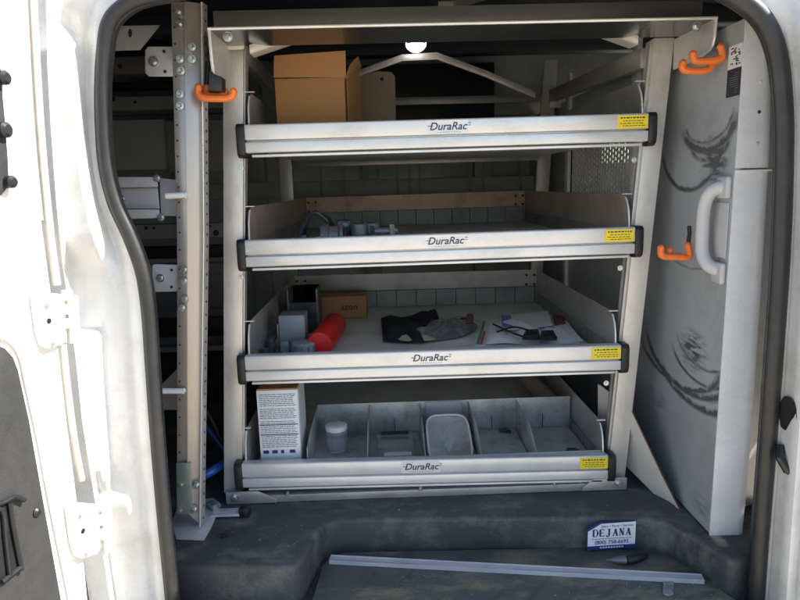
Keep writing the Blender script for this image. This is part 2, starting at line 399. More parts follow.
vbox('dark_liner', (-.42, 1.40, 1.50), (.5, 1.42, 1.84), 'plastic_black')
vbox('roof_edge', (1.02, -.41, 1.90), (2.1, -.26, 1.94), 'white_paint')
vbox('roof_edge', (-2, -.41, 1.90), (-.64, -.26, 1.94), 'white_paint')
# roof bows and wall ribs
for y in (.25, .78, 1.2): vbox('roof_bow', (-2, y, 1.84), (2, y + .07, 1.9), 'headliner')
for x in (-1.5, -.95, -.62, -.1, .42): vbox('wall_rib', (x, 1.46, .6), (x + .08, 1.52, 1.84), 'van_dark')
for z in (.95, 1.28, 1.62): vbox('wall_rail', (-2, 1.43, z), (.86, 1.46, z + .07), 'van_grey')
# things on the ceiling in front of the header strip
bm = B(); bar(bm, A(446, 5, .2), A(478, -3, .5), (.02, 0, 0), (0, 0, .01)); obj('roof_strap', bm, 'tray_metal', van, bevel=.002)
bm = B(); bar(bm, A(556, 14, .25), A(570, 8, .3), (.07, 0, 0), (0, 0, .012)); obj('roof_strap', bm, 'cardboard_pale', van, bevel=.002)
# ceiling lamp (lit)
pc = A(416, 46, .66)
bm = B(); lathe(bm, pc + V((0, 0, .05)), (0, 0, -1), [(0, .035), (.035, .035), (.045, .030)], 20); lamp = obj('ceiling_lamp', bm, 'plastic_black', van)
bm = B(); lathe(bm, pc + V((0, 0, .006)), (0, -.75, -1), [(0, .033), (.008, .028), (.013, .018), (.015, .004)], 20); obj('lens', bm, 'lamp_lens', lamp)
# --- floor with the step well
outl = [AZ(x, y, FZ) for x, y in ((150, 566), (292, 567), (303, 560), (309, 548), (318, 530), (327, 522), (342, 519), (480, 517), (600, 517), (626, 517.5))]
outl += [V((p.x, p.y, FZ)) for p in (AZ(x, y, SZ) for x, y in ((650, 549), (668, 555), (700, 575), (728, 594)))]
_q = A(756, 600, -.30); outl += [V((_q.x, -.30, FZ))]
outl += [V((.9, -.30, FZ)), V((.9, 1.52, FZ)), V((-2, 1.52, FZ)), V((-2, -.2, FZ)), V((-.60, -.2, FZ))]
bm = B(); prism(bm, outl, (0, 0, -.11))
fl = obj('floor_liner', bm, 'floor_plastic', van, bevel=.012, seg=4)
bm = B(); box(bm, (-.64, -.44, SZ - .08), (.9, .1, SZ - .015)); obj('step_base', bm, 'floor_plastic', van)
mo = [AZ(x, y, SZ) for x, y in ((300, 660), (312, 600), (322, 566), (330, 556), (345, 552), (640, 546), (668, 552), (738, 601), (748, 660))]
bm = B(); prism(bm, mo, (0, 0, -.021))
obj('step_mat', bm, 'step_mat', van, bevel=.003)
for k in range(11):                                     # moulded ribs of the step mat
    x0 = 335 + k * 36
    a, b = AZ(x0 + 40, 572, SZ + .0005), AZ(x0 - 10, 630, SZ + .0005)
    bm = B(); bar(bm, a, b, (.0016, 0, 0), (0, 0, .0012)); obj('mat_rib', bm, 'step_mat', van)
# --- striker in the front pillar
bm = B(); pts = [A(789 + 8 * math.cos(t), 417 + 20 * math.sin(t), SY - .005 - .06 * smooth(0, .35, (789 + 8 * math.cos(t) - 777) / 75)) for t in [k * math.pi / 8 for k in range(16)]]
prism(bm, pts, (0, .008, 0)); stk = obj('striker_plate', bm, 'rubber', van, bevel=.002)
bm = B(); tube(bm, [A(781, 446, SY - .015), A(780, 458, SY - .03), A(787, 470, SY - .04), A(795, 474, SY - .045)], .008, 8); obj('striker_bar', bm, 'rubber', stk)
# --- open rear side door (hinged on the pillar)
aD = math.radians(14)
dD = V((-math.sin(aD), -math.cos(aD), 0)); nD = V((math.cos(aD), -math.sin(aD), 0))
hD = A(72, 300, -.425)
D = lambda px, py, off=0: ON(px, py, hD + nD * off, nD)
dr = [(20, -60), (27, 40), (34, 140), (44, 230), (52, 290), (60, 350), (68, 420), (77, 490), (86, 570), (94, 650), (-110, 650), (-110, -60)]
bm = B(); prism(bm, [D(*p) for p in dr], -nD * .05); door = obj('side_door', bm, 'door_paint', van, bevel=.006, seg=3)
bm = B(); prism(bm, [D(x, y, .004) for x, y in ((-90, 342), (-5, 344), (6, 348), (14, 357), (19, 370), (30, 420), (44, 500), (62, 600), (70, 655), (-90, 655))], -nD * .008)
trim = obj('trim_panel', bm, 'trim_grey', door, bevel=.003)
bm = B(); tube(bm, catmull([D(x, y, .004) for x, y in ((-60, 334), (-4, 336), (12, 342), (22, 358), (28, 385), (40, 440), (52, 505), (72, 605), (80, 655))], 6), .0045, 8); obj('panel_rim', bm, 'door_paint', door)
bm = B(); prism(bm, [D(x, y, .006) for x, y in ((-60, 20), (-2, 24), (1, 60), (4, 98), (6, 120), (9, 160), (10, 186), (2, 196), (-60, 198))], -nD * .008); obj('latch_cover', bm, 'trim_grey', door, bevel=.003)
for px, py, r in ((1, 78, .010), (2, 130, .011), (8, 182, .009)):
    bm = B(); lathe(bm, D(px, py, .006), nD, [(0, r), (.008, r), (.012, r * .6)], 16); obj('latch_knob', bm, 'plastic_black', door)
bm = B(); lathe(bm, D(36, 512, .003), nD, [(0, .0075), (.003, .0075), (.006, .004)], 16); obj('trim_clip', bm, 'plastic_black', door)
bm = B()
for q in (((-14, 508), (4, 502), (14, 497), (25, 500)), ((-14, 516), (2, 510), (6, 540), (10, 575)), ((10, 503), (14, 530), (22, 570)), ((2, 582), (12, 574), (22, 566))):
    tube(bm, catmull([D(x, y, .010) for x, y in q], 5), .0035, 8)
prism(bm, [D(x, y, .0045) for x, y in ((-14, 512), (10, 504), (22, 568), (4, 584), (-14, 590))], nD * .002)
obj('pull_handle', bm, 'plastic_black', door)
bm = B(); tube(bm, catmull([D(x, y, .002) for x, y in ((31, -40), (36, 60), (42, 150), (50, 232), (57, 285))], 6), .0062, 8); obj('weatherstrip', bm, 'weatherstrip', door)
bm = B(); tube(bm, catmull([D(x, y, -.004) for x, y in ((22, -40), (27, 60), (33, 150), (40, 220))], 6), .005, 8); obj('weatherstrip', bm, 'weatherstrip', door)
bm = B(); tube(bm, catmull([D(x, y, .002) for x, y in ((63, 345), (69, 400), (76, 450), (82, 480))], 6), .0055, 8); obj('weatherstrip', bm, 'weatherstrip', door)
def hinge(x, y, sx=1, label=None):
    P = lambda u, v, off=0: D(x + u, y + v, off)
    bm = B(); prism(bm, [P(-3, 3, .012), (P(0, 0, .012)), P(24, 2, .012), P(28, 8, .012), P(30, 44, .012), P(26, 52, .012), P(12, 57, .012), P(6, 54, .012), P(2, 40, .012)], -nD * .012)
    h = obj('hinge', bm, 'hinge_paint', door, bevel=.003)
    for v in (-2, 12, 26):
        bm = B(); tube(bm, [P(29 + v * .1, v, .014), P(29.6 + v * .1, v + 10, .014)], .0085, 12); obj('knuckle', bm, 'hinge_paint', h, bevel=.0015)
    for u, v in ((8, 10), (14, 48)):
        bm = B(); bolt(bm, P(u, v, .012), nD, .0055, .007); obj('hinge_bolt', bm, 'hinge_paint', h)
    bm = B(); lathe(bm, P(11, 29, .0122), nD, [(-.004, .0045), (.0006, .0045)], 12); obj('hinge_hole', bm, 'rubber', h)
    bm = B(); bar(bm, P(33, 4, .004), P(36, 50, .004), nD * .004, dD * .012); obj('pillar_leaf', bm, 'hinge_paint', h, bevel=.002)
hinge(38, 292); hinge(72, 502)

# ================================================================== shelving unit
unit = thing('shelving_unit', (0, .3, FZ), 'silver metal shelving unit with four white-lipped trays filling the van', 'shelving')
def part(name, bm, m, parent=None, **k): return obj(name, bm, m, parent or unit, **k)
# --- trays: photo ends of the lip's top edge, depth
TR = [((244, 124.5), (649, 112.8), .95), ((244.5, 240.5), (635.5, 227), 1.10), ((244.5, 356.5), (621.5, 345.3), .80), ((241.5, 464.5), (608.5, 455.8), .80)]
LPROF = [(.010, 0), (-.012, 0), (-.0145, -.0025), (-.0155, -.0335), (-.003, -.0345), (-.003, -.0375), (-.0160, -.0385), (-.0165, -.0400), (-.0165, -.0590), (-.0150, -.0615), (.010, -.0625)]
trays = []
for i, (l, r, dep) in enumerate(TR):
    a, b = A(l[0], l[1], -.015), A(r[0], r[1], -.015)
    X0, X1 = a.x, b.x; ax = (b - a); ax.y = 0; axn = ax.normalized()
    zl, zr = a.z, b.z; zf = (zl + zr) / 2 - .048
    zt = lambda x, zl=zl, zr=zr, X0=X0, X1=X1: zl + (zr - zl) * (x - X0) / (X1 - X0)
    bm = B(); x0, x1 = X0 + .004, X1 - .004
    hexa(bm, [(x0, .0, zt(x0) - .051), (x1, .0, zt(x1) - .051), (x1, dep, zt(x1) - .051), (x0, dep, zt(x0) - .051), (x0, .0, zt(x0) - .048), (x1, .0, zt(x1) - .048), (x1, dep, zt(x1) - .048), (x0, dep, zt(x0) - .048)])
    tray = part('shelf_tray', bm, 'tray_floor_metal')
    tray['label'] = ('top tray with cardboard box', 'second tray with dark clamps', 'third tray with cap and papers', 'bottom tray with divided bins')[i]
    trays.append((tray, X0, X1, zt, dep))
    bm = B(); prism(bm, [V((a.x, y, a.z + z)) for y, z in LPROF], V((ax.x, 0, ax.z))); part('front_lip', bm, 'lip_metal', tray, bevel=.0008)
    bm = B(); hexa(bm, [V((x, y, zt(x) + z)) for z in (-.071, -.0655) for x, y in ((X0 + .012, -.012), (X1 - .012, -.012), (X1 - .012, .02), (X0 + .012, .02))]); part('under_rail', bm, 'lip_metal', tray, bevel=.001)
    bm = B(); hexa(bm, [V((x, y, zt(x) + z)) for z in (-.066, -.050) for x, y in ((X0 + .01, dep - .02), (X1 - .01, dep - .02), (X1 - .01, dep), (X0 + .01, dep))]); part('rear_rail', bm, 'tray_metal', tray, bevel=.001)
    for s, q in ((-1, a), (1, b)):
        cp = [(.016, .002), (-.014, .002), (-.020, -.006), (-.0215, -.05), (-.018, -.066), (-.008, -.072), (.016, -.072)]
        bm = B(); prism(bm, [V((q.x, y, q.z + z)) for y, z in cp], V((s * .019, 0, 0))); part('end_cap', bm, 'plastic_black', tray, bevel=.0025)
    # side panels, rounded at the front, with a folded top edge
    for s, x in ((1, X0 + .006), (-1, X1 - .006)):
        zb = zt(x)
        pf = [(.012, -.048), (.008, -.01), (.010, .02), (.018, .046), (.034, .066), (.05, .074), (dep, .074), (dep, -.048)]
        bm = B(); prism(bm, [V((x, y, zb + z)) for y, z in pf], V((s * .0016, 0, 0)))
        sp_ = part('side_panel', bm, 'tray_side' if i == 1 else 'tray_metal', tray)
        bm = B(); tube(bm, catmull([V((x, y, zb + z)) for y, z in [(.011, -.03), (.0075, -.008), (.010, .02), (.018, .046), (.034, .066)]], 4), .0022, 6)
        bar(bm, V((x - .010, .034, zb + .075)), V((x + .012, .034, zb + .075)), (0, .004, 0), (0, 0, .0008))
        part('panel_edge', bm, 'lip_metal', sp_)
        # slotted liner strips along the side
        n = 14
        for k in range(n):
            y0 = .03 + (dep - .05) * k / n; y1 = .03 + (dep - .05) * (k + 1) / n - .004
            bm = B(); box(bm, (min(x + s * .002, x + s * .007), y0, zb - .047), (max(x + s * .002, x + s * .007), y1, zb - .010)); part('slot_panel', bm, 'slot_metal', tray)
    # back panel over a slotted lower strip
    za, zc = zt(X0), zt(X1)
    bm = B(); hexa(bm, [(X0 + .008, dep - .004, za - .048), (X1 - .008, dep - .004, zc - .048), (X1 - .008, dep - .002, zc - .048), (X0 + .008, dep - .002, za - .048),
                        (X0 + .008, dep - .004, za + .074), (X1 - .008, dep - .004, zc + .074), (X1 - .008, dep - .002, zc + .074), (X0 + .008, dep - .002, za + .074)])
    bm2 = B(); hexa(bm2, [V((x, y, zt(x) + z)) for z in (-.0475, .0135) for x, y in ((X0 + .012, dep - .0058), (X1 - .012, dep - .0058), (X1 - .012, dep - .0045), (X0 + .012, dep - .0045))]); part('slot_backing', bm2, 'ink', tray)
    bp = part('back_panel', bm, 'tray_reflection_tint' if i == 1 else 'tray_metal', tray)
    for x in (X0 + .016, X0 + .045, X1 - .016, X1 - .045):
        for z in (.02, .055):
            bm = B(); lathe(bm, (x, dep - .004, zt(x) + z), (0, -1, 0), [(0, .005), (.002, .005), (.003, .003)], 10); part('rivet', bm, 'rubber', bp)
    n = 12
    for k in range(n):
        xa = X0 + .014 + (X1 - X0 - .028) * k / n; xb = X0 + .014 + (X1 - X0 - .028) * (k + 1) / n - .0028
        bm = B(); box(bm, (xa, dep - .013, zt(xa) - .047), (xb, dep - .006, zt(xa) + .012)); part('slot_panel', bm, 'slot_metal', tray)
    # lettering, its faint plate and the yellow sticker
    cxp = ((447, 127.5), (444.5, 240.8), (429, 357), (420.5, 466))[i]
    c = A(cxp[0], cxp[1], -.0158); c.z = zt(c.x) - .024
    bm = B(); sign(bm, c + V((-.047, .0008, -.009)), axn, RZ, .094, .030, (0, -1, 0), .0005); part('name_plate', bm, 'lip_metal', tray)
    bm = text('DuraRac', .0235, c + V((.002, -.0004, 0)), axn, RZ, shear=.28, bold=.012)
    x = c + V((-.043, -.0008, .008))
    sign(bm, x, axn, RZ, .012, .0012, (0, -1, 0), .0002); sign(bm, c + V((.0475, -.0008, .0135)), axn, RZ, .006, .0012, (0, -1, 0), .0002); sign(bm, c + V((.0475, -.0008, .0085)), axn, RZ, .005, .0012, (0, -1, 0), .0002)
    for k in range(9): sign(bm, c + V((-.022 + k * .0062, -.0008, -.0055)), axn, RZ, .0035, .0007, (0, -1, 0), .0002)
    part('lettering', bm, 'logo_ink', tray)
    yx = ((618, 648), (605.5, 634.5), (592, 621), (580.5, 608))[i]
    pa = A(yx[0], 0 + (l[1] + (r[1] - l[1]) * (yx[0] - l[0]) / (r[0] - l[0])), -.0158); wS = A(yx[1], r[1], -.0158).x - pa.x
    p0 = V((pa.x, -.0155, zt(pa.x) - .033))
    bm = B(); sign(bm, p0, axn, RZ, wS, .029, (0, -1, 0), .0007)
    for j, zz in enumerate((.022, .016, .0105, .0055)):
        xx = .006 + .006 * (j % 2)
        while xx < wS - .010:
            ww = random.uniform(.003, .009); sign(bm, p0 + axn * xx + V((0, -.0008, zz)), axn, RZ, min(ww, wS - .006 - xx), .003 if j == 0 else .0016, (0, -1, 0), .0002, 1); xx += ww + .0022
    part('sticker', bm, 'yellow', tray, mats=['ink'])
# --- posts
def post(p, q, w_, d_, name='post', flip=1):
    """channel post between two points (its front outer edge), web to the camera and a returned inner edge"""
    bm = B(); p, q = V(p), V(q)
    hexa(bm, [q, q + V((w_, 0, 0)), q + V((w_, .003, 0)), q + V((0, .003, 0)), p, p + V((w_, 0, 0)), p + V((w_, .003, 0)), p + V((0, .003, 0))])
    for x in (0, w_ - .003):
        hexa(bm, [q + V((x, .003, 0)), q + V((x + .003, .003, 0)), q + V((x + .003, d_, 0)), q + V((x, d_, 0)), p + V((x, .003, 0)), p + V((x + .003, .003, 0)), p + V((x + .003, d_, 0)), p + V((x, d_, 0))])
    return part(name, bm, 'post_metal', bevel=.0008)
YP = .012
pL0, pL1 = A(223, 36, YP), A(224, 493, YP); pR0, pR1 = A(655, 38, YP), A(606, 492, YP)
wP = A(242, 200, YP).x - A(222.5, 200, YP).x
postL = post(pL0, pL1, wP, .05); postR = post(pR0, pR1, wP, .05)
YB = 1.02
post(A(273, 60, YB), A(289, 330, YB), .048, .03); post(A(545.5, 60, YB), A(527, 330, YB), .048, .03)
# thin inner guide rails beside the front posts, with screws
for (a, b, pst, pxs) in (((244.5, 40), (243.5, 490), postL, ((244, 168), (244, 277), (244, 105))), ((650.5, 45), (604, 485), postR, ((636, 150), (622, 262), (609, 385)))):
    bm = B(); bar(bm, A(*a, .03), A(*b, .03), (.0035, 0, 0), (0, .006, 0)); part('guide_rail', bm, 'aluminium')
for q in ((241, 168), (241, 277), (634, 160), (620, 268), (606, 383)):
    bm = B(); bolt(bm, A(q[0], q[1], YP), (0, -1, 0), .004, .004); part('screw', bm, 'zinc')
# side rails between front and back posts
for x0, x1 in (((238, 50), (280, 95)), ((646, 58), (552, 96))):
    bm = B(); bar(bm, A(*x0, .06), A(*x1, YB), (.012, 0, 0), (0, 0, .022)); part('side_rail', bm, 'tray_metal', bevel=.001)
bm = B(); bar(bm, A(272, 104, YB + .02), A(556, 98, YB + .02), (0, .004, 0), (0, 0, .014)); part('rear_rail', bm, 'tray_metal', bevel=.001)
bm = B(); box(bm, A(550, 108, YB - .01), A(561, 90, YB + .0)); part('corner_plate', bm, 'post_metal', bevel=.001)
# bent strap behind the box and the two corner straps under the canopy
bm = B(); pth = [A(x, y, .72) for x, y in ((318, 84), (360, 73), (402, 58), (437, 56), (486, 74), (535, 95))]
for p, q in zip(pth, pth[1:]): bar(bm, p, q, (0, .004, 0), (0, 0, .011))
part('bent_strap', bm, 'post_metal', bevel=.001)
for q in (((252, 55), (318, 33), -.02, .10), ((634, 46), (578, 26), -.02, .10)):
    bm = B(); a, b = A(*q[0], q[2]), A(*q[1], q[3]); bar(bm, a, b, (0, .022, .0), (0, 0, .002)); bar(bm, a + V((0, -.022, .008)), b + V((0, -.022, .008)), (0, .0015, 0), (0, 0, .008))
    part('corner_strap', bm, 'post_metal', bevel=.0008)
# canopy sheet across the top, standing forward of the posts
YC = -.165
cl, cr = A(208, 29.5, YC), A(717, 18.5, YC)
bm = B(); hexa(bm, [cl, cr, cr + V((0, .15, 0)), cl + V((0, .15, 0)), cl + RZ * .003, cr + RZ * .003, cr + V((0, .15, .003)), cl + V((0, .15, .003))])
can = part('canopy_sheet', bm, 'polished')
bm = B(); c2, c3 = A(214, 28, YC + .05), A(702, 17, YC + .05)
hexa(bm, [c2, c3, c3 + V((0, .003, 0)), c2 + V((0, .003, 0)), c2 + RZ * .032, c3 + RZ * .032, c3 + V((0, .003, .032)), c2 + V((0, .003, .032))]); part('upstand', bm, 'upstand_metal', can, bevel=.0008)
bm = B(); tube(bm, [cl + V((0, -.001, .001)), cr + V((0, -.001, .001))], .0031, 8); part('front_edge', bm, 'lip_metal', can)
# gusset plates at both ends of the canopy
for s, c in ((1, cl), (-1, cr)):
    g_ = 1 if s > 0 else .62
    prof = [(y, z * g_) for y, z in ((0, 0), (.175, 0), (.175, -.105), (.14, -.105), (.10, -.103), (.06, -.098), (.015, -.085), (.004, -.06))]
    bm = B(); prism(bm, [c + V((0, y, z)) for y, z in prof], V((s * .003, 0, 0)))
    g = part('gusset_plate', bm, 'post_metal')
    bm = B(); tube(bm, catmull([c + V((s * .0015, y, z * g_)) for y, z in ((0, 0), (.002, -.04), (.004, -.06), (.015, -.085), (.06, -.098))], 5), .0032, 6); part('gusset_edge', bm, 'lip_metal', g)
    bm = B(); bolt(bm, c + V((s * .035, .01, -.012)), (0, -1, 0), .006, .006); part('screw', bm, 'zinc', g)
    bm = B(); box(bm, (c + V((s * .003, .012, -.10))), (c + V((s * .075, .016, -.001)))); 
    bm.free()
bm = B(); p = A(222, 36, -.02); prism(bm, [p, p + V((.05, 0, 0)), p + V((.05, 0, -.01)), p + V((.044, 0, -.028)), p + V((0, 0, -.028))], (0, .003, 0)); part('corner_tab', bm, 'post_metal', bevel=.0008)
# foot plates and base rail
for a, b in (((225, 484), (277, 500)), ((582, 483), (626, 497))):
    p0, p1 = A(a[0], a[1], -.01), A(b[0], b[1], -.01)
    up = a[0] < 400
    pts = [V((p0.x, -.012, FZ + .002)), V((p1.x, -.012, FZ + .002)), V((p1.x, -.012, FZ + (.012 if up else .034))), V((p1.x - (.045 if up else 0), -.012, FZ + .034)), V((p0.x + (0 if up else .03), -.012, FZ + .034)), V((p0.x, -.012, FZ + (.034 if up else .010)))]
    bm = B(); prism(bm, pts, (0, .003, 0)); fp = part('foot_plate', bm, 'tray_metal', bevel=.0008)
    bm = B(); bolt(bm, V((p0.x + .022 if up else p1.x - .022, -.012, FZ + .02)), (0, -1, 0), .007, .007); part('foot_bolt', bm, 'zinc', fp)
bm = B(); box(bm, (A(228, 495, -.01).x, -.008, FZ + .001), (A(612, 490, -.01).x, .03, FZ + .020)); part('base_rail', bm, 'tray_metal', bevel=.001)
for px in (286, 421, 556):
    bm = B(); bolt(bm, (A(px, 492, -.02).x, -.004, FZ + .020), (0, 0, 1), .005, .006); part('base_bolt', bm, 'zinc')
# --- divided bins in the bottom tray
tray, X0, X1, zt, dep = trays[3]
zb = zt(0) - .047; YBIN = .27
bxs = [A(x, 452, .02).x for x in (307, 367, 425, 481, 536)]
xr = X1 - .012
bm = B(); box(bm, (bxs[0], YBIN, zb), (xr, YBIN + .002, zb + .095)); part('bin_back', bm, 'bin_metal', tray, bevel=.0005)
for x in bxs:
    hh = .105 if x == bxs[0] else .085
    bm = B(); prism(bm, [V((x, .012, zb)), V((x, YBIN - .003, zb)), V((x, YBIN - .003, zb + .092)), V((x, .10, zb + .088)), V((x, .02, zb + (.075 if x == bxs[0] else .045))), V((x, .012, zb + .03))], (.0016, 0, 0))
    part('bin_divider', bm, 'bin_metal', tray, bevel=.0004)
for x0, x1 in zip(bxs, bxs[1:] + [xr]):
    bm = B(); box(bm, (x0 + .004, .015, zb + .001), (x1 - .004, YBIN - .004, zb + .003)); part('bin_floor', bm, 'bin_metal', tray)
    bm = B(); box(bm, ((x0 + x1) / 2 - .001, YBIN - .0012, zb + .002), ((x0 + x1) / 2 + .001, YBIN - .0004, zb + .045)); part('bin_slot', bm, 'ink', tray)
bm = B(); box(bm, (X0 + .01, .0105, zb), (X1 - .01, .0125, zb + .044)); part('bin_front', bm, 'tray_metal', tray)

# ================================================================== partition (bulkhead)
part_ = thing('partition', (PX, .4, FZ), 'grey scuffed steel bulkhead beside the shelving with light flange and grab handle', 'partition')
fA = lambda px, py: AX(px, py, PX)
yF = -.222
flt, flb = A(746, 18, yF), A(712, 545, yF)
bm = B()     # panel with an opening for the perforated window
zw0, zw1, yw0, yw1 = 1.215, 1.50, .30, .86
def pz(y, z): return V((PX, y, z))
zt0 = flt.z; zb0 = flb.z
box(bm, (PX, yF, FZ + .004), (PX + .012, yw0, zt0)); box(bm, (PX, yw1, FZ + .004), (PX + .012, 1.515, zt0))
box(bm, (PX, yw0, FZ + .004), (PX + .012, yw1, zw0)); box(bm, (PX, yw0, zw1), (PX + .012, yw1, zt0))
obj('panel', bm, 'partition_paint', part_)
# perforated sheet
bm = B(); ny, nz_ = 24, 17
for i in range(ny + 1):
    y = yw0 + (yw1 - yw0) * i / ny; box(bm, (PX + .004, y - .007, zw0), (PX + .006, y + .007, zw1))
for j in range(nz_ + 1):
    for i in range(ny):
        y0_ = yw0 + (yw1 - yw0) * i / ny; y1_ = yw0 + (yw1 - yw0) * (i + 1) / ny; z = zw0 + (zw1 - zw0) * (j + .5 * (i % 2)) / nz_
        box(bm, (PX + .0045, y0_ + .006, z - .004), (PX + .0055, y1_ - .006, z + .004))
obj('perforated_sheet', bm, 'galvanised', part_)
bm = B(); bar(bm, V((PX - .006, .27, zw0 - .3)), V((PX - .006, .27, zw1 + .2)), (.006, 0, 0), (0, .018, 0)); obj('stiffener', bm, 'galvanised', part_, bevel=.001)
bm = B(); bar(bm, V((PX - .006, .88, .75)), V((PX - .006, .88, zw1 + .2)), (.006, 0, 0), (0, .018, 0)); obj('stiffener', bm, 'galvanised', part_, bevel=.001)
# flange facing the doorway: two pieces with a seam, edge curving away
def flange(py0, py1, name):
    rows = []
    n = 14
    for k in range(n + 1):
        py = py0 + (py1 - py0) * k / n
        wr = lerp_tab([(18, 6), (26, 16), (45, 28), (80, 36), (150, 41), (300, 45), (450, 48), (545, 46)], py)
        z_ = A(730, py, yF).z; a = V((PX - .0005, yF - .002, z_)); b = a + V((wr / F * 1.22, -.002, 0))
        row = [a + (b - a) * s + V((0, .045 * max(0, (s - .72) / .28) ** 2, 0)) for s in [j / 10 for j in range(11)]]
        row.append(row[-1] + V((.012, .05, 0))); row.append(row[-1] + V((.12, .06, 0))); rows.append(row)
    bm = B(); grid(bm, rows, (0, .003, 0)); return obj(name, bm, 'galvanised', part_)
fl1 = flange(18, 168.5, 'flange'); fl2 = flange(170.5, 545, 'flange')
for px, py, m in ((760.5, 82, 'lid_white'), (759, 112, 'ink'), (757, 143, 'bracket_metal')):
    bm = B(); lathe(bm, A(px, py, yF - .002), (0, -1, 0), [(-.002, .0034), (.0012, .0034), (.002, .002)], 12); obj('screw', bm, m, fl1)
bm = B(); p = A(738, 170, yF - .004); box(bm, (PX + .004, yF - .006, p.z - .0035), (PX + .072, yF - .001, p.z - .0005)); obj('seam', bm, 'lid_white', part_)
# grab handle
hp = [(737, 188), (722, 187), (710, 193), (704, 208), (702, 235), (702, 252), (707, 264), (718, 270), (734, 272)]
ctrl = []
for k, (px, py) in enumerate(hp):
    u = min(k, 8 - k); ctrl.append(A(px, py, (-.205, -.195, -.185, -.175, -.172)[u]))
bm = B(); tube(bm, catmull(ctrl, 6), .0135, 14, flat=.8, nrm=(0, 1, 0)); hd = obj('grab_handle', bm, 'handle_grey', part_)
for px, py in ((736, 187), (733, 273)):
    q = A(px, py, -.205); bm = B(); box(bm, (PX - .012, q.y - .012, q.z - .022), (PX, q.y + .03, q.z + .022)); obj('handle_foot', bm, 'handle_grey', hd, bevel=.005, seg=3)
bm = B(); q0, q1 = fA(712, 202), fA(733, 260); box(bm, (PX - .003, -.212, q1.z), (PX - .0005, -.15, q0.z)); obj('handle_recess', bm, 'handle_grey', hd, bevel=.001)
# warning sticker: white over black
q = [fA(743.5, 42), fA(729, 58), fA(724.5, 104), fA(739, 95)]
zs = (q[0].z, (q[0].z * .55 + q[3].z * .45), q[3].z)
y0_, y1_ = q[1].y, q[0].y
bm = B(); box(bm, (PX - .0012, y1_, zs[1]), (PX - .0004, y0_, zs[0])); box(bm, (PX - .0012, y1_, zs[2]), (PX - .0004, y0_, zs[1] - .0005), 1)
for k in range(26):
    z = random.uniform(zs[1] + .004, zs[0] - .006); y = random.uniform(y1_ + .004, y0_ - .014); box(bm, (PX - .0016, y, z), (PX - .0013, y + random.uniform(.004, .009), z + .0022), 1)
for k in range(10):
    z = zs[2] + .006 + k * (zs[1] - zs[2] - .012) / 10; box(bm, (PX - .0016, y1_ + .006, z), (PX - .0013, y0_ - random.uniform(.006, .03), z + .0014), 2)
tag(obj('warning_sticker', bm, 'paper', part_, mats=['ink', 'tool_grey']), 'black and white warning sticker')
# green-tinted trim glimpsed over the partition
# ================================================================== support strut
YS = -.13
strut = thing('support_strut', AZ(188, 522, FZ), 'tall perforated steel strut with bolts standing left of the shelving', 'strut')
sA = lambda px, py, y=YS: A(px, py, y)
t0, t1, t2 = sA(171, 2), sA(185, 2), sA(201, 2); b0, b1, b2 = sA(177, 512), sA(188, 512), sA(199.5, 527)
mid0, mid1, mid2 = sA(177, 240), sA(188, 240), sA(203, 240)
def sheet3(l, r, th): 
    bm = B(); grid(bm, [[a, b] for a, b in zip(l, r)], th); return bm
obj('strut_face', sheet3([t0, mid0, b0], [t1, mid1, b1], (0, .003, 0)), 'strut_metal', strut, bevel=.0006)
off = V((0, -.006, 0))
obj('strut_channel', sheet3([t1 + off, mid1 + off, b1 + off], [t2 + V((0, .01, 0)), mid2 + V((0, .01, 0)), b2 + V((0, .01, 0))], (0, .003, 0)), 'strut_metal', strut, bevel=.0006)
bm = sheet3([t2 + V((.0015, .004, 0)), mid2 + V((.0015, .004, 0)), b2 + V((.0015, .004, 0))], [t2 + V((.003, .026, 0)), mid2 + V((.003, .026, 0)), b2 + V((.003, .026, 0))], (.002, 0, 0))
fl_ = obj('strut_flange', bm, 'tray_metal', strut)
bm = B(); tube(bm, [t2 + V((.001, 0, 0)), mid2 + V((.001, 0, 0)), b2 + V((.001, 0, 0))], .0018, 6); obj('strut_edge', bm, 'lip_metal', strut)
for k in range(44):                                                # pierced holes of the side flange and the face
    t = (k + .5) / 44
    c = (t2 + (mid2 - t2) * t * 2 if t < .5 else mid2 + (b2 - mid2) * (t - .5) * 2) + V((.0050, .015, 0))
    bm = B(); lathe(bm, c, (1, 0, 0), [(-.001, .0028), (.0004, .0028)], 8); obj('hole', bm, 'ink', fl_)
for k in range(30):
    t = (k + .5) / 30; c = (t0 + (mid0 - t0) * t * 2 if t < .5 else mid0 + (b0 - mid0) * (t - .5) * 2) + V((.006, -.0006, 0))
    bm = B(); lathe(bm, c, (0, -1, 0), [(-.001, .0022), (.0003, .0022)], 6); obj('hole', bm, 'ink', strut)
for px, py in ((178, 11), (179, 23), (180, 59), (181, 71), (180, 94), (180, 106), (192, 47), (192, 59), (185, 196), (184, 270), (184, 281), (185, 299), (182, 308), (183, 391), (181, 484), (180, 510), (196, 485), (194, 509)):
    bm = B(); bolt(bm, sA(px, py, YS - .004), (0, -1, -.0), .0052, .009); obj('bolt', bm, 'zinc', strut)
# stud bolts reaching sideways
for a, b in (((166, 196), (186, 195)), ((161, 391), (184, 391))):
    bm = B(); tube(bm, [sA(*a, YS - .012), sA(*b, YS - .012)], .0062, 10); obj('stud', bm, 'lid_white', strut)
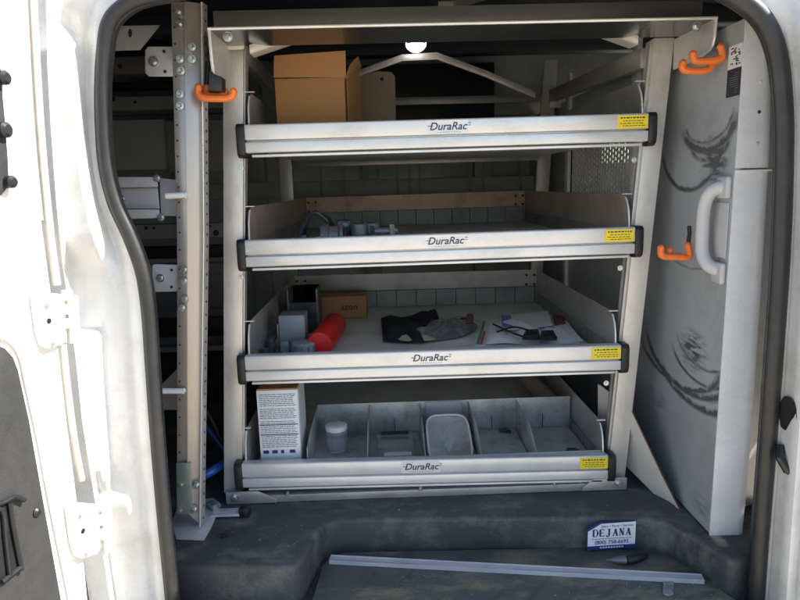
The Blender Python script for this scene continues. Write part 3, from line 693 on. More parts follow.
# bracket plates
def plate(pts, y, m, name='bracket', th=.003, parent=strut, bev=.001):
    bm = B(); prism(bm, [A(px, py, y) for px, py in pts], (0, th, 0)); return obj(name, bm, m, parent, bevel=bev)
p1 = plate([(108, 26), (160, 25), (140, 50), (106, 51)], YS + .08, 'bracket_metal')
bm = B(); pts = [A(130 + 2 * math.cos(t), 33 + 4.5 * math.sin(t), YS + .0795) for t in [k * math.pi / 5 for k in range(10)]]; prism(bm, pts, (0, .002, 0)); obj('hole', bm, 'ink', p1)
p2 = plate([(145, 50), (148, 46.5), (173.5, 46.5), (174, 76.5), (149, 76.5), (145, 73)], YS + .02, 'bracket_metal')
for px, py in ((164, 51.5), (165, 71.5)):
    bm = B(); lathe(bm, A(px, py, YS + .0195), (0, -1, 0), [(-.002, .0035), (.0005, .0035)], 10); obj('hole', bm, 'ink', p2)
bm = B(); bolt(bm, A(153.5, 61.5, YS + .02), (0, -1, 0), .0065, .007); obj('bolt', bm, 'zinc', p2)
p3 = plate([(152, 266), (154, 264), (177, 265), (178, 291.5), (152, 292)], YS + .02, 'bracket_metal')
for px, py in ((171.5, 270), (171.5, 287)):
    bm = B(); lathe(bm, A(px, py, YS + .0195), (0, -1, 0), [(-.002, .0032), (.0005, .0032)], 10); obj('hole', bm, 'ink', p3)
bm = B(); bolt(bm, A(160.5, 278, YS + .02), (0, -1, 0), .0055, .007); obj('bolt', bm, 'zinc', p3)
# pale channel bracket
c1 = plate([(112, 177), (157, 177), (158, 187), (113, 188)], YS + .04, 'bracket_metal')
c2_ = plate([(112, 188.5), (157.5, 187.5), (159.5, 209), (116, 209)], YS + .055, 'bracket_metal')
c3_ = plate([(118, 209.5), (159, 209.5), (160, 218), (126, 219)], YS + .04, 'bracket_metal')
for px, py in ((157, 178.5), (161, 217.5), (122, 199)):
    bm = B(); bolt(bm, A(px, py, YS + .036), (0, -1, 0), .005, .006); obj('bolt', bm, 'zinc', c2_)
plate([(159.5, 178), (178, 180), (178, 216), (161, 216)], YS + .06, 'van_grey')
plate([(162, 384), (178, 368), (178, 410), (163, 410)], YS + .06, 'tray_metal')
# zinc base plate and foot
plate([(176, 463), (191, 463), (192, 514), (177, 515)], YS - .008, 'zinc_green', 'base_sleeve')
fp = [AZ(x, y, FZ + .001) for x, y in ((172, 524), (176, 540), (204, 541), (211, 529), (221, 506), (214, 500), (180, 503))]
bm = B(); prism(bm, fp, (0, 0, .006)); obj('base_plate', bm, 'bracket_metal', strut, bevel=.001)
bm = B(); hexa(bm, [AZ(205, 505, FZ + .01), AZ(213, 503, FZ + .01), AZ(219, 508, FZ + .01), AZ(212, 510, FZ + .01), AZ(206, 502, FZ + .025), AZ(213, 500, FZ + .025), AZ(219, 503, FZ + .025), AZ(213, 506, FZ + .025)]); obj('clip', bm, 'zinc', strut, bevel=.001)

# ================================================================== orange hooks
def hook(paths, stem, loc, label, cat='hook', r=.0072):
    t = thing('utility_hook', loc, label, cat, 'orange utility hooks')
    for p in paths:
        bm = B(); pp = catmull(p, 5); tube(bm, pp, r, 10)
        for e in (pp[0], pp[-1]):
            bmesh.ops.create_icosphere(bm, subdivisions=2, radius=r * 1.06, matrix=Matrix.Translation(e))
        obj('prong', bm, 'orange', t)
    if stem:
        bm = B(); tube(bm, stem, .0045, 8); obj('stem', bm, 'plastic_black', t)
    return t
YH = -.15
h = lambda px, py, y=YH: A(px, py, y)
hook([[h(198.5, 87), h(198, 93), h(203, 97.5), h(215, 98.5), h(228, 98), h(233, 95), h(233.5, 91.5)], [h(206.5, 88, -.13), h(206, 94, -.135), h(212, 96.5, -.14), h(222, 96, -.14), h(225, 92, -.14)]],
     [h(208, 62, -.12), h(206, 90, -.125)], h(215, 100), 'orange hook hanging from the top left corner of the shelving')
bm = B(); prism(bm, [h(x, y, -.175) for x, y in ((209, 70), (214, 74), (222, 77), (222, 91), (208, 90))], (0, .03, 0)); obj('hook_mount', bm, 'plastic_black', bpy.data.objects['utility_hook'], bevel=.002)
hook([[h(683, 63), h(682.5, 68), h(687, 70.5), h(700, 71), h(709, 69), h(712, 64), h(722, 59), h(740, 51)], ],
     None, h(690, 70), 'lower of two orange hooks at the top right corner, beside the bulkhead sticker')
hook([[h(693, 54, -.17), h(694, 59, -.17), h(698, 61, -.17), h(712, 60.5, -.17), h(721, 58, -.17), h(722, 51, -.17), h(720.5, 47, -.17)], ],
     [h(717, 45, -.16), h(720, 50, -.165)], h(700, 60), 'upper of two orange hooks at the top right corner, just under the canopy end')
hook([[h(661, 248, -.13), h(661, 254, -.13), h(665, 256.5, -.13), h(678, 257, -.13), h(688, 257, -.13), h(689.5, 252, -.13), h(688, 245, -.13)], [h(669.5, 250, -.12), h(669.5, 254, -.12), h(672, 256, -.122), h(680, 256, -.125)]],
     [h(689, 226, -.125), h(689.5, 234, -.125), h(688, 246, -.13)], h(675, 258), 'orange double hook beside the grab handle')

# ================================================================== things on the trays
def tz(i, x): return trays[i][3](x) - .047
# cardboard box on the top tray
yb = .12
a, b = A(277, 122, yb), A(346, 122, yb); zbx = tz(0, a.x); ztop = A(310, 78, yb).z
bx = thing('cardboard_box', (a.x, yb, zbx), 'open brown cardboard carton on the top tray', 'box')
d = .16; th = .004
bm = B(); box(bm, (a.x, yb, zbx), (b.x, yb + th, ztop)); obj('front_wall', bm, 'cardboard', bx, bevel=.001)
for x in (a.x + .0005, b.x - th - .0005):
    bm = B(); box(bm, (x, yb + th, zbx), (x + th, yb + d, ztop)); obj('side_wall', bm, 'cardboard', bx)
bm = B(); box(bm, (a.x, yb + d, zbx), (b.x, yb + d + th, ztop)); obj('rear_wall', bm, 'cardboard', bx)
bm = B(); box(bm, (a.x + .004, yb + .004, zbx), (b.x - .004, yb + d, zbx + .004)); obj('bottom', bm, 'cardboard', bx)
bm = B(); prism(bm, [A(273.5, 77.5, yb), A(346, 77.5, yb), A(345.5, 50.5, yb - .01), A(274, 55.5, yb - .01)], (0, th, 0)); obj('front_flap', bm, 'cardboard', bx, bevel=.0008)
bm = B(); prism(bm, [V((b.x, yb + .02, ztop)), V((b.x, yb + d, ztop)), V((b.x + .035, yb + d - .01, ztop + .05)), V((b.x + .030, yb + .06, ztop + .058)), V((b.x + .012, yb + .035, ztop + .035))], (.004, 0, 0)); obj('side_flap', bm, 'cardboard', bx, bevel=.0008)
bm = B(); prism(bm, [V((b.x + .002, yb + .05, zbx + .02)), V((b.x + .030, yb + .15, zbx + .02)), V((b.x + .030, yb + .15, ztop + .02)), V((b.x + .026, yb + .13, ztop + .04)), V((b.x + .002, yb + .05, ztop))], (.004, .0, 0)); obj('side_flap', bm, 'cardboard', bx)
# pale cardboard piece behind
yq = .5
pz_ = thing('cardboard_piece', A(375, 96, yq), 'pale cardboard piece with a hole behind the brown carton', 'cardboard')
bm = B(); zq = tz(0, 0); P4 = [A(x, y, yq) for x, y in ((359, 95), (395, 94), (395, 76), (391, 72), (378, 71), (359, 76))]
P4[0].z = P4[1].z = zq + .002
prism(bm, P4, (0, .008, 0)); obj('sheet', bm, 'cardboard_pale', pz_, bevel=.001)
bm = B(); lathe(bm, A(382, 79, yq - .001), (0, -1, 0), [(-.001, .006), (.0008, .006)], 10); obj('hole', bm, 'ink', pz_)
# dark pipe clamps on the second tray
def ring(bm, c, r, w_, ax, t=.004, seg=24):
    c, ax = V(c), V(ax).normalized(); u = ax.orthogonal().normalized(); v = ax.cross(u)
    R = [[c + (u * math.cos(2 * math.pi * k / seg) + v * math.sin(2 * math.pi * k / seg)) * rr + ax * h_ for k in range(seg + 1)] for rr, h_ in ((r, 0), (r, w_), (r - t, w_), (r - t, 0), (r, 0))]
    return grid(bm, R)
def at_tray(i, px, y, h_=0):
    x = A(px, 300, y).x; return V((x, y, tz(i, x) + h_))
GT = 'dark metal fittings on the second tray'
c = at_tray(1, 322, .28)
t = thing('pipe_clamp', c, 'largest dark metal clamp with looped strap, second tray', 'clamp', GT)
bm = B(); ring(bm, c + V((-.01, 0, .045)), .045, .04, (.25, 1, 0)); obj('band', bm, 'tool_dark', t)
bm = B(); tube(bm, catmull([c + V(q) for q in ((-.06, -.02, .012), (-.045, -.02, .045), (-.02, -.02, .085), (.0, -.02, .092), (.025, -.01, .07))], 5), .006, 8); obj('strap', bm, 'tool_dark', t)
bm = B(); box(bm, c + V((-.065, -.02, 0)), c + V((-.03, .03, .035))); obj('lug', bm, 'tool_dark', t, bevel=.004)
bm = B(); tube(bm, [c + V((-.05, -.03, .02)), c + V((.03, -.03, .028))], .006, 8); obj('screw', bm, 'zinc', t)
c = at_tray(1, 334, .2); t = thing('conduit_fitting', c, 'round grey metal fitting right of the looped clamp, second tray', 'fitting', GT)
bm = B(); lathe(bm, c + V((-.025, 0, .033)), (1, 0, 0), [(0, .03), (.02, .033), (.022, .027), (.045, .027), (.05, .031), (.058, .031)], 22); obj('body', bm, 'tool_grey', t)
bm = B(); lathe(bm, c + V((.034, 0, .033)), (1, 0, 0), [(0, .02), (.008, .02)], 16); obj('mouth', bm, 'ink', t)
c = at_tray(1, 347, .27); t = thing('junction_block', c, 'dark boxy fitting with knob standing among the clamps, second tray', 'fitting', GT)
bm = B(); box(bm, c + V((-.02, -.02, 0)), c + V((.022, .025, .072))); obj('body', bm, 'tool_dark', t, bevel=.006, seg=3)
bm = B(); lathe(bm, c + V((.003, -.02, .055)), (0, -1, 0), [(0, .013), (.012, .012), (.014, .008)], 14); obj('knob', bm, 'tool_grey', t)
for k, (px, y, nm) in enumerate(((362, .2, 'bluish cylindrical coupling, left one of the two, second tray'), (374, .22, 'bluish cylindrical coupling, right one of the two, second tray'))):
    c = at_tray(1, px, y); t = thing('coupling', c, nm, 'coupling', GT)
    bm = B(); lathe(bm, c, (0, 0, 1), [(0, .021), (.012, .021), (.013, .019), (.036, .019), (.037, .023), (.062, .023), (.064, .018)], 20); obj('body', bm, 'tool_grey', t)
    bm = B(); lathe(bm, c + V((0, 0, .0645)), (0, 0, 1), [(0, .014), (.001, .014)], 16); obj('mouth', bm, 'ink', t)
c = at_tray(1, 388, .2) + V((0, 0, .012)); t = thing('bolt_cluster', c, 'small loose bolt and nut at the right end of the clamps, second tray', 'bolt', GT)
bm = B(); tube(bm, [c + V((-.03, 0, .03)), c + V((.03, .01, .03))], .009, 10); obj('shank', bm, 'tool_grey', t)
bm = B(); lathe(bm, c + V((-.03, 0, .03)), (1, .1, 0), [(-.012, .016), (0, .016)], 6); obj('head', bm, 'tool_dark', t)
bm = B(); lathe(bm, c + V((.01, .006, .03)), (1, .1, 0), [(0, .017), (.012, .017)], 6); obj('nut', bm, 'zinc', t)
# third tray
def pbox(name, i, px0, px1, y0, y1, h_, m, label, cat, bev=.003):
    x0, x1 = A(px0, 330, y0).x, A(px1, 330, y0).x; z = tz(i, x0); t = thing(name, (x0, y0, z), label, cat); return t, (x0, x1, y0, y1, z, z + h_)
t, (x0, x1, y0, y1, z0, z1) = pbox('electrical_box', 2, 289, 319, .40, .50, .135, 'box_grey', 'tall open grey metal box at the left back of the third tray', 'box')
bm = B(); box(bm, (x0, y1 - .004, z0), (x1, y1, z1)); box(bm, (x0, y0, z0), (x0 + .004, y1 - .004, z1)); box(bm, (x1 - .004, y0, z0), (x1, y1 - .004, z1)); box(bm, (x0 + .004, y0 + .002, z0), (x1 - .004, y1 - .004, z0 + .004)); obj('shell', bm, 'tool_grey', t)
bm = B(); box(bm, (x0 + .004, y0 + .001, z0 + .003), (x1 - .004, y0 + .004, z1 - .04)); obj('front_wall', bm, 'tool_dark', t)
t, (x0, x1, y0, y1, z0, z1) = pbox('cover_box', 2, 279, 305, .19, .26, .10, 'box_grey', 'plain blue-grey box in front of the tall grey box', 'box')
bm = B(); box(bm, (x0, y0, z0), (x1, y1, z1)); obj('body', bm, 'box_grey', t, bevel=.002)
bm = B(); box(bm, (x0 - .006, y0 - .001, z0 + .0), (x0 - .001, y1, z1 - .022)); obj('side_tab', bm, 'tool_grey', t, bevel=.001)
bm = B(); box(bm, (x0 + .006, y0 - .03, z0), (x0 + .028, y0 - .008, z0 + .035)); obj('latch', bm, 'box_grey', t, bevel=.001)
c = at_tray(2, 301, .13); t = thing('round_fitting', c, 'round blue-grey knurled cap lying in front of the red tube', 'fitting')
bm = B(); lathe(bm, c, (0, 0, 1), [(0, .03), (.004, .032), (.038, .032), (.042, .029), (.044, .02)], 28); obj('body', bm, 'box_grey', t)
for k in range(12):
    an = k * math.pi / 6; bm = B(); p = c + V((math.cos(an) * .0325, math.sin(an) * .0325, .005)); tube(bm, [p, p + V((0, 0, .03))], .0022, 6); obj('rib', bm, 'tool_grey', t)
for k, (px, y, h_) in enumerate(((262, .08, .04), (268, .16, .05), (275, .06, .035))):
    c = at_tray(2, px, y); t = thing('small_connector', c, ('small dark connector nearest the left end of the third tray', 'dark upright connector second from the left end of the third tray', 'short dark connector beside the plain blue-grey box')[k], 'connector', 'small connectors on the third tray')
    bm = B(); lathe(bm, c, (0, 0, 1), [(0, .012), (h_ * .4, .012), (h_ * .42, .015), (h_ * .7, .015), (h_ * .72, .010), (h_, .010)], 8); obj('body', bm, 'tool_dark', t)
# red tube
p0, p1 = at_tray(2, 317, .12), at_tray(2, 334, .37); p0.z += .034; p1.z += .034
t = thing('red_tube', p0 - V((0, 0, .034)), 'bright red plastic tube lying on the third tray', 'tube')
bm = B(); ax = p1 - p0; lathe(bm, p0, ax, [(0, .026), (.001, .0325), (.006, .034), (ax.length - .005, .034), (ax.length, .032), (ax.length + .001, .02)], 28); obj('body', bm, 'red', t)
bm = B(); lathe(bm, p0 - ax.normalized() * .002, ax, [(0, .006), (.0025, .024), (.003, .027)], 24); obj('end_cap', bm, 'red', t)
# brown parcel
y0 = .60; x0, x1 = A(316, 320, y0).x, A(367, 318, y0).x; z0 = tz(2, x0)
t = thing('parcel', (x0, y0, z0), 'small brown parcel behind the red tube on the third tray', 'box')
bm = B(); box(bm, (x0, y0, z0), (x1, y0 + .12, z0 + .075)); obj('carton', bm, 'cardboard', t, bevel=.002)
obj('lettering', text('azon', .030, (x1 - .058, y0 - .0005, z0 + .030), RX, RZ, bold=.02), 'ink', t)
bm = B(); box(bm, (x0, y0 + .05, z0 + .0751), (x1, y0 + .07, z0 + .0757)); obj('tape', bm, 'cardboard_pale', t)
# cloth pieces: rumpled sheets
def rumple(outline_fn, nu, nv, amp, th, seed):
    rnd = random.Random(seed); ph = [(rnd.uniform(8, 34), rnd.uniform(8, 34), rnd.uniform(0, 6)) for _ in range(7)]
    rows = []
    for i in range(nu + 1):
        row = []
        for j in range(nv + 1):
            p = outline_fn(i / nu, j / nv); u, v = i / nu, j / nv
            hgt = sum(math.sin(a_ * .4 * u + b_ * .4 * v + c_) for a_, b_, c_ in ph) / 7 * .9 + .45
            e = min(1, 6 * min(u, 1 - u, v, 1 - v) + .25)
            row.append(V(p) + V((0, 0, amp * max(.05, hgt) * e)))
        rows.append(row)
    return grid(B(), rows, (0, 0, -th))
def bil(c4):
    c4 = [V(c) for c in c4]; return lambda u, v: (c4[0] * (1 - u) + c4[1] * u) * (1 - v) + (c4[3] * (1 - u) + c4[2] * u) * v
def tr3(px, py, h_=.005):
    return AZ(px, py, tz(2, .05) + h_)
t = thing('black_glove', tr3(408, 330), 'crumpled black cloth glove lying left of the grey cap', 'glove')
obj('cloth', rumple(bil([tr3(383, 341, .006), tr3(424, 343, .006), tr3(439, 317, .006), tr3(381, 319, .006)]), 22, 18, .042, .005, 3), 'cloth_black', t)
bm = rumple(bil([tr3(420, 322, .02), tr3(441, 325, .012), tr3(436, 311, .02), tr3(425, 313, .02)]), 10, 8, .02, .004, 5); obj('cuff', bm, 'cloth_black', t)
# grey cap: crown dome, pale brim, dark band
cc = tr3(444, 340, .0)
t = thing('cap', cc, 'grey fabric cap with pale brim on the third tray', 'cap')
def capfn(u, v):
    an = math.pi * (v * 2); r = u
    lx, ly = .118 * r * math.cos(an) * (1 + .12 * math.sin(2 * an + 1)), .062 * r * math.sin(an)
    return cc + V((lx * .86 - ly * .5, lx * .5 + ly * .86 + .06, .004 + .034 * (1 - r ** 2.6) + .010 * math.sin(7 * lx / .1 + 2) * (1 - r) + .010 * math.sin(5 * an + 9 * r) * r * (1 - r) * 2 + .03 * r * max(0, math.cos(an)) * (1 - r * .7)))
bm = grid(B(), [[capfn(max(.01, i / 14), j / 40) for j in range(41)] for i in range(15)], (0, 0, -.003)); obj('crown', bm, 'cloth_grey', t)
br = [[cc + V((-.075 + .075 * u * math.cos(math.radians(200 + 110 * v)) , .01 + .070 * u * math.sin(math.radians(200 + 110 * v)) * .7, .012 + .014 * (1 - u))) for v in [k / 16 for k in range(17)]] for u in (.35, .55, .75, .9, 1.0)]
bm = grid(B(), br, (0, 0, -.003)); obj('brim', bm, 'cap_brim', t)
bm = B(); q = [tr3(464, 325, .03), tr3(474, 322, .03), tr3(474, 314, .045), tr3(468, 313, .045)]; prism(bm, q, (0, .02, -.008)); obj('band', bm, 'cap_band', t, bevel=.004)
# papers and brochures
GP = 'papers on the third tray'
def sheet(name, pts, h_, m, label, cat='paper', curl=.004, bits=None):
    q = [tr3(x, y, h_) for x, y in pts]; f = bil(q); t = thing(name, q[0], label, cat, GP)
    rows = [[f(i / 8, j / 8) + V((0, 0, curl * ((i / 8) ** 2 + (1 - j / 8) ** 3 * .6))) for j in range(9)] for i in range(9)]
    obj('sheet', grid(B(), rows, (0, 0, -.0012)), m, t)
    for k, (u0, u1, v0, v1, mm) in enumerate(bits or []):
        rr = [[f(u0 + (u1 - u0) * i / 4, v0 + (v1 - v0) * j / 4) + V((0, 0, .0009 + curl * ((u0 + (u1 - u0) * i / 4) ** 2 + (1 - (v0 + (v1 - v0) * j / 4)) ** 3 * .6))) for j in range(5)] for i in range(5)]
        obj('printed_area', grid(B(), rr), mm, t)
    return t
sheet('brochure', ((474, 347), (540, 346), (533, 318), (483, 319)), .004, 'paper', 'pale printed brochure with a bright edge beside the cap', bits=[(.02, .07, .05, .9, 'green_print'), (.08, .12, .05, .5, 'magenta_print'), (.2, .55, .62, .8, 'paper_grey'), (.3, .5, .12, .2, 'sky_print'), (.18, .75, .30, .33, 'tool_grey'), (.18, .7, .37, .40, 'tool_grey'), (.18, .78, .44, .47, 'tool_grey'), (.18, .6, .51, .54, 'tool_grey'), (.6, .9, .62, .82, 'sky_print')])
sheet('paper_sheet', ((520, 346), (583, 344), (566, 322), (530, 323)), .010, 'paper', 'blank bluish sheet of paper at the right end of the papers', curl=.006)
sheet('folded_leaflet', ((502, 332), (552, 329), (548, 313), (500, 315)), .020, 'paper', 'small white leaflet with blue corner on top of the papers', curl=.008, bits=[(.02, .22, .2, .95, 'sky_print')])
t = thing('crumpled_paper', tr3(500, 335), 'crumpled white sheet under the dark glasses', 'paper', GP)
obj('sheet', rumple(bil([tr3(486, 344, .012), tr3(545, 344, .012), tr3(540, 322, .012), tr3(490, 323, .012)]), 18, 14, .022, .0012, 21), 'paper', t)
t = thing('loose_paper', tr3(560, 340), 'creased white sheet sticking out right of the crumpled one', 'paper', GP)
obj('sheet', rumple(bil([tr3(540, 345, .014), tr3(580, 343, .014), tr3(560, 326, .014), tr3(534, 327, .014)]), 14, 12, .012, .0012, 8), 'paper', t)
t = thing('sunglasses', tr3(520, 338), 'dark glasses with thin arms lying folded on the papers', 'glasses', GP)
bm = B(); tube(bm, catmull([tr3(493, 324, .042), tr3(508, 331, .042), tr3(524, 337, .038)], 5), .0028, 6); tube(bm, catmull([tr3(497, 332, .042), tr3(515, 327, .046), tr3(536, 333, .042)], 5), .0028, 6); obj('temple_arm', bm, 'plastic_black', t)
for k, q in enumerate((((522, 338), (540, 336), (538, 330), (526, 331)), ((540, 340), (557, 338), (553, 331), (541, 332)))):
    bm = B(); prism(bm, [tr3(x, y, .038) for x, y in q], (0, 0, .004)); obj('lens', bm, 'plastic_black', t, bevel=.0015)
bm = B(); prism(bm, [tr3(x, y, .035) for x, y in ((522, 340), (557, 340.5), (557, 338), (524, 337))], (0, 0, .005)); obj('frame', bm, 'plastic_black', t)
bm = B(); q = [tr3(555, 326, .012), tr3(566, 325, .012), tr3(562, 319, .012), tr3(553, 319, .012)]
t = thing('red_packet', q[0], 'small dark red packet behind the right end of the papers', 'packet', GP); prism(bm, q, (0, 0, .01)); obj('packet', bm, 'cap_band', t, bevel=.002)
# bottom tray: carton with printed side
y0 = .035; x0, x1 = A(260.5, 454, y0).x, A(301, 453, y0).x; z0 = tz(3, x0); z1 = A(280, 390, y0).z
t = thing('printed_carton', (x0, y0, z0), 'tall white carton covered in blue print at the left of the bottom tray', 'box')
bm = B(); box(bm, (x0, y0, z0), (x1, y0 + .115, z1)); obj('carton', bm, 'paper', t, bevel=.002)
bm = B(); box(bm, (x1 + .0003, y0 + .004, z0), (x1 + .0012, y0 + .113, z1 - .002)); obj('side_face', bm, 'paper_grey', t)
bm = B(); box(bm, (x0 + .002, y0 + .002, z1 + .0004), (x1 - .002, y0 + .06, z1 + .0030)); obj('top_flap', bm, 'cardboard', t)
bm = B(); box(bm, (x0 + .002, y0 + .062, z1 + .0004), (x1 - .002, y0 + .113, z1 + .0022)); obj('top_flap', bm, 'cardboard', t)
bm = B(); W = x1 - x0; z = z1 - .012; j = 0
bands = [z0 + (z1 - z0) * .58, z0 + (z1 - z0) * .46]
while z > z0 + (z1 - z0) * .30:
    x = x0 + .006
    big = z < bands[1] - .012 and z > z0 + .02
    hh = .0016
    while x < x1 - .012:
        ww = random.uniform(.003, .012); ww = min(ww, x1 - .006 - x); box(bm, (x, y0 - .0004, z), (x + ww, y0 - .0001, z + hh)); x += ww + .0016
    z -= .0048; j += 1
    if j in (7, 13): z -= .004
for zz in bands: box(bm, (x0 + .003, y0 - .0005, zz), (x1 - .003, y0 - .0001, zz + .0022))
obj('print', bm, 'ink_grey', t)
bm = B()
for k in range(4):
    xx = x0 + .008 + k * .022; box(bm, (xx, y0 - .0006, z0 + (z1 - z0) * .235), (xx + (.008 if k == 2 else .014), y0 - .0003, z0 + (z1 - z0) * .275))
obj('heading', bm, 'ink_blue', t)
# jar with a white lid
c = V(((bxs[0] + bxs[1]) / 2 - .012, .16, zb + .0035)); t = thing('jar', c, 'clear plastic jar with white lid in the left bin', 'jar')
bm = B(); lathe(bm, c, (0, 0, 1), [(0, .02), (.001, .027), (.004, .029), (.05, .029), (.055, .025), (.06, .024)], 24); obj('body', bm, 'clear_plastic', t)
bm = B(); lathe(bm, c + V((0, 0, .0602)), (0, 0, 1), [(0, .029), (.001, .030), (.012, .030), (.014, .027), (.0145, .01)], 24); obj('lid', bm, 'lid_white', t)
# clear box in the second bin
x0, x1 = bxs[1] + .022, bxs[2] - .022; t = thing('clear_case', (x0, .06, zb + .0035), 'flat clear plastic case in the second bin', 'case')
bm = B(); box(bm, (x0, .05, zb + .0035), (x1, .20, zb + .026)); obj('case', bm, 'clear_plastic', t, bevel=.004, seg=3)
bm = B(); box(bm, (x0 + .02, .06, zb + .0262), (x1 - .01, .08, zb + .0268)); obj('label', bm, 'paper_grey', t)
bm = B(); box(bm, (x0 + .012, .19, zb + .028), (x1 - .012, .205, zb + .034)); obj('latch', bm, 'ink', t, bevel=.002)
# bag in the third bin
x0, x1 = bxs[2] + .008, bxs[3] - .008
t = thing('plastic_tray_bag', (x0, .05, zb + .0035), 'pale rounded plastic tray tilted in the third bin', 'container')
pts = []
for k in range(24):
    an = 2 * math.pi * k / 24; cxv, cyv = math.cos(an), math.sin(an)
    sx_ = abs(cxv) ** .45 * (1 if cxv > 0 else -1); sy_ = abs(cyv) ** .45 * (1 if cyv > 0 else -1)
    pts.append(V(((x0 + x1) / 2 + sx_ * (x1 - x0) / 2 * .92, .12 + sy_ * .075, zb + .045 + sy_ * .035)))
bm = B(); tube(bm, pts + pts[:1], .0032, 8, caps=False); obj('rim', bm, 'lid_white', t)
cen = V(((x0 + x1) / 2, .12, zb + .028))
rows = [[cen + (p - cen) * s + V((0, 0, -.016 * (1 - (s - .35) / .65) - .004 * math.sin(9 * s))) for p in pts + pts[:1]] for s in (.98, .9, .85, .8, .5, .02)]
bm = grid(B(), rows); obj('bowl', bm, 'bin_metal', t)
bm = B(); box(bm, (x0 + .01, YBIN - .006, zb + .05), (x1 - .01, YBIN - .003, zb + .094)); obj('tag', bm, 'paper_grey', t)
# debris in the fourth and fifth bins
for k, (px, y, lab) in enumerate(((505, .245, 'dark scrap by the back of the fourth bin'), (573, .10, 'dark scrap lying in the fifth bin'))):
    c = A(px, 440, y); c.z = zb + .004; t = thing('scrap', c, lab, 'scrap', 'scraps in the bins')
    bm = B(); box(bm, c + V((-.016, -.006, 0)), c + V((.010, .006, .007))); box(bm, c + V((.004, -.012, 0)), c + V((.016, .001, .005))); obj('piece', bm, 'tool_dark', t, bevel=.002)
# cardboard tube behind the bins
p0, p1 = A(548, 392, .36), A(522, 374, .70); t = thing('cardboard_tube', p0, 'dull grey cardboard tube behind the bins of the bottom tray', 'tube')
for p in (p0, p1): p.z = zb + .045 + .0
p0, p1 = A(556, 408, .36), A(519, 369, .66)
bm = B(); ax = p1 - p0; lathe(bm, p0, ax, [(0, .025), (.002, .028), (ax.length, .028), (ax.length + .002, .02)], 20); obj('roll', bm, 'cardboard_pale', t)

# ================================================================== floor things
t = thing('metal_bar', AZ(515, 572, SZ), 'long thin silver metal bar lying across the step mat', 'bar')
a, b = AZ(330, 558, SZ + .010), AZ(703, 577.5, SZ + .010); dn = (b - a).normalized(); sd = V((-dn.y, dn.x, 0))
bm = B(); bar(bm, a, b, sd * .0085, (0, 0, .0012)); obj('web', bm, 'bracket_metal', t)
bm = B(); bar(bm, a - sd * .0085 - RZ * .004, b - sd * .0085 - RZ * .004, sd * .0012, (0, 0, .0052)); obj('front_flange', bm, 'bracket_metal', t)
bm = B(); bar(bm, a + sd * .0085 - RZ * .003, b + sd * .0085 - RZ * .003, sd * .0012, (0, 0, .0056)); obj('rear_flange', bm, 'bracket_metal', t)
t = thing('pointed_tool', AZ(624, 560, SZ), 'small pointed tool with black handle on the step mat', 'tool')
a, b, c = AZ(606, 560, SZ + .010), AZ(626, 560, SZ + .011), AZ(647, 556, SZ + .011)
bm = B(); lathe(bm, b, a - b, [(0, .0095), (.012, .009), ((a - b).length, .001)], 12); obj('blade', bm, 'tool_grey', t)
bm = B(); lathe(bm, b, c - b, [(0, .010), (.004, .011), (.02, .0105), ((c - b).length * .7, .009), ((c - b).length, .005)], 14); obj('handle', bm, 'plastic_black', t)
t = thing('clear_clip', AZ(668, 588, SZ), 'small clear plastic piece in front of the metal bar', 'clip')
bm = B(); prism(bm, [AZ(x, y, SZ + .001) for x, y in ((663, 583), (674, 583), (673, 595), (668, 597), (663, 594))], (0, 0, .004)); obj('piece', bm, 'clear_plastic', t, bevel=.001)
t = thing('floor_bracket', AZ(225, 515, FZ), 'short silver bar with black end block beside the left post foot', 'bracket')
a, b = AZ(212, 513, FZ + .008), AZ(241, 512, FZ + .008)
bm = B(); bar(bm, a, b, (0, .016, 0), (0, 0, .003)); obj('bar', bm, 'bracket_metal', t, bevel=.001)
bm = B(); bar(bm, b + V((-.002, -.004, .004)), AZ(250, 511, FZ + .012), (0, .012, 0), (0, 0, .011)); obj('end_block', bm, 'plastic_black', t, bevel=.002)
t = thing('floor_clip', AZ(224, 537, FZ), 'tiny black clip lying on the floor left of the step', 'clip')
bm = B(); c = AZ(224, 537, FZ); box(bm, c + V((-.007, -.005, 0)), c + V((.004, .005, .006))); box(bm, c + V((.002, -.002, 0)), c + V((.009, .008, .009))); obj('piece', bm, 'plastic_black', t, bevel=.0015)
# phone-number label on the riser of the step
ya = AZ(610, 522, FZ).y
lp = [(587, 550.5), (635.5, 547.5), (635.5, 521.5), (600, 522.5), (587, 530)]
yr = AZ(634, 519, FZ).y - .002
P = [A(x, y, yr) for x, y in lp]
bm = B(); prism(bm, P, (0, .0012, 0))
lab = tag(obj('sticker', bm, 'ink_blue', van), 'white and blue printed label on the black step riser')
def inset(p, c, k): return c + (p - c) * k
cL = sum(P, V()) / 5
x0, x1 = P[0].x, P[1].x; z0, z1 = P[0].z, P[2].z; rx = (P[1] - P[0]).normalized(); H = z1 - z0; Wd = x1 - x0
o_ = P[0] + V((0, -.0006, 0))
bm = B(); prism(bm, [o_ + rx * .0008 + RZ * H * .15, o_ + rx * (Wd - .002) + RZ * H * .15, o_ + rx * (Wd - .002) + RZ * (H * .97), o_ + rx * Wd * .275 + RZ * H * .95, o_ + rx * .0008 + RZ * H * .69], (0, .0005, 0)); obj('sticker_face', bm, 'paper', lab)
tp = o_ + V((0, -.0006, 0))
obj('lettering', text('Sales • Parts • Service', H * .125, tp + rx * Wd * .60 + RZ * H * .82, rx, RZ, depth=.0002), 'ink_blue', lab)
obj('lettering', text('(800) 758-6695', H * .185, tp + rx * Wd * .5 + RZ * H * .22, rx, RZ, bold=.012, depth=.0002), 'ink_blue', lab)
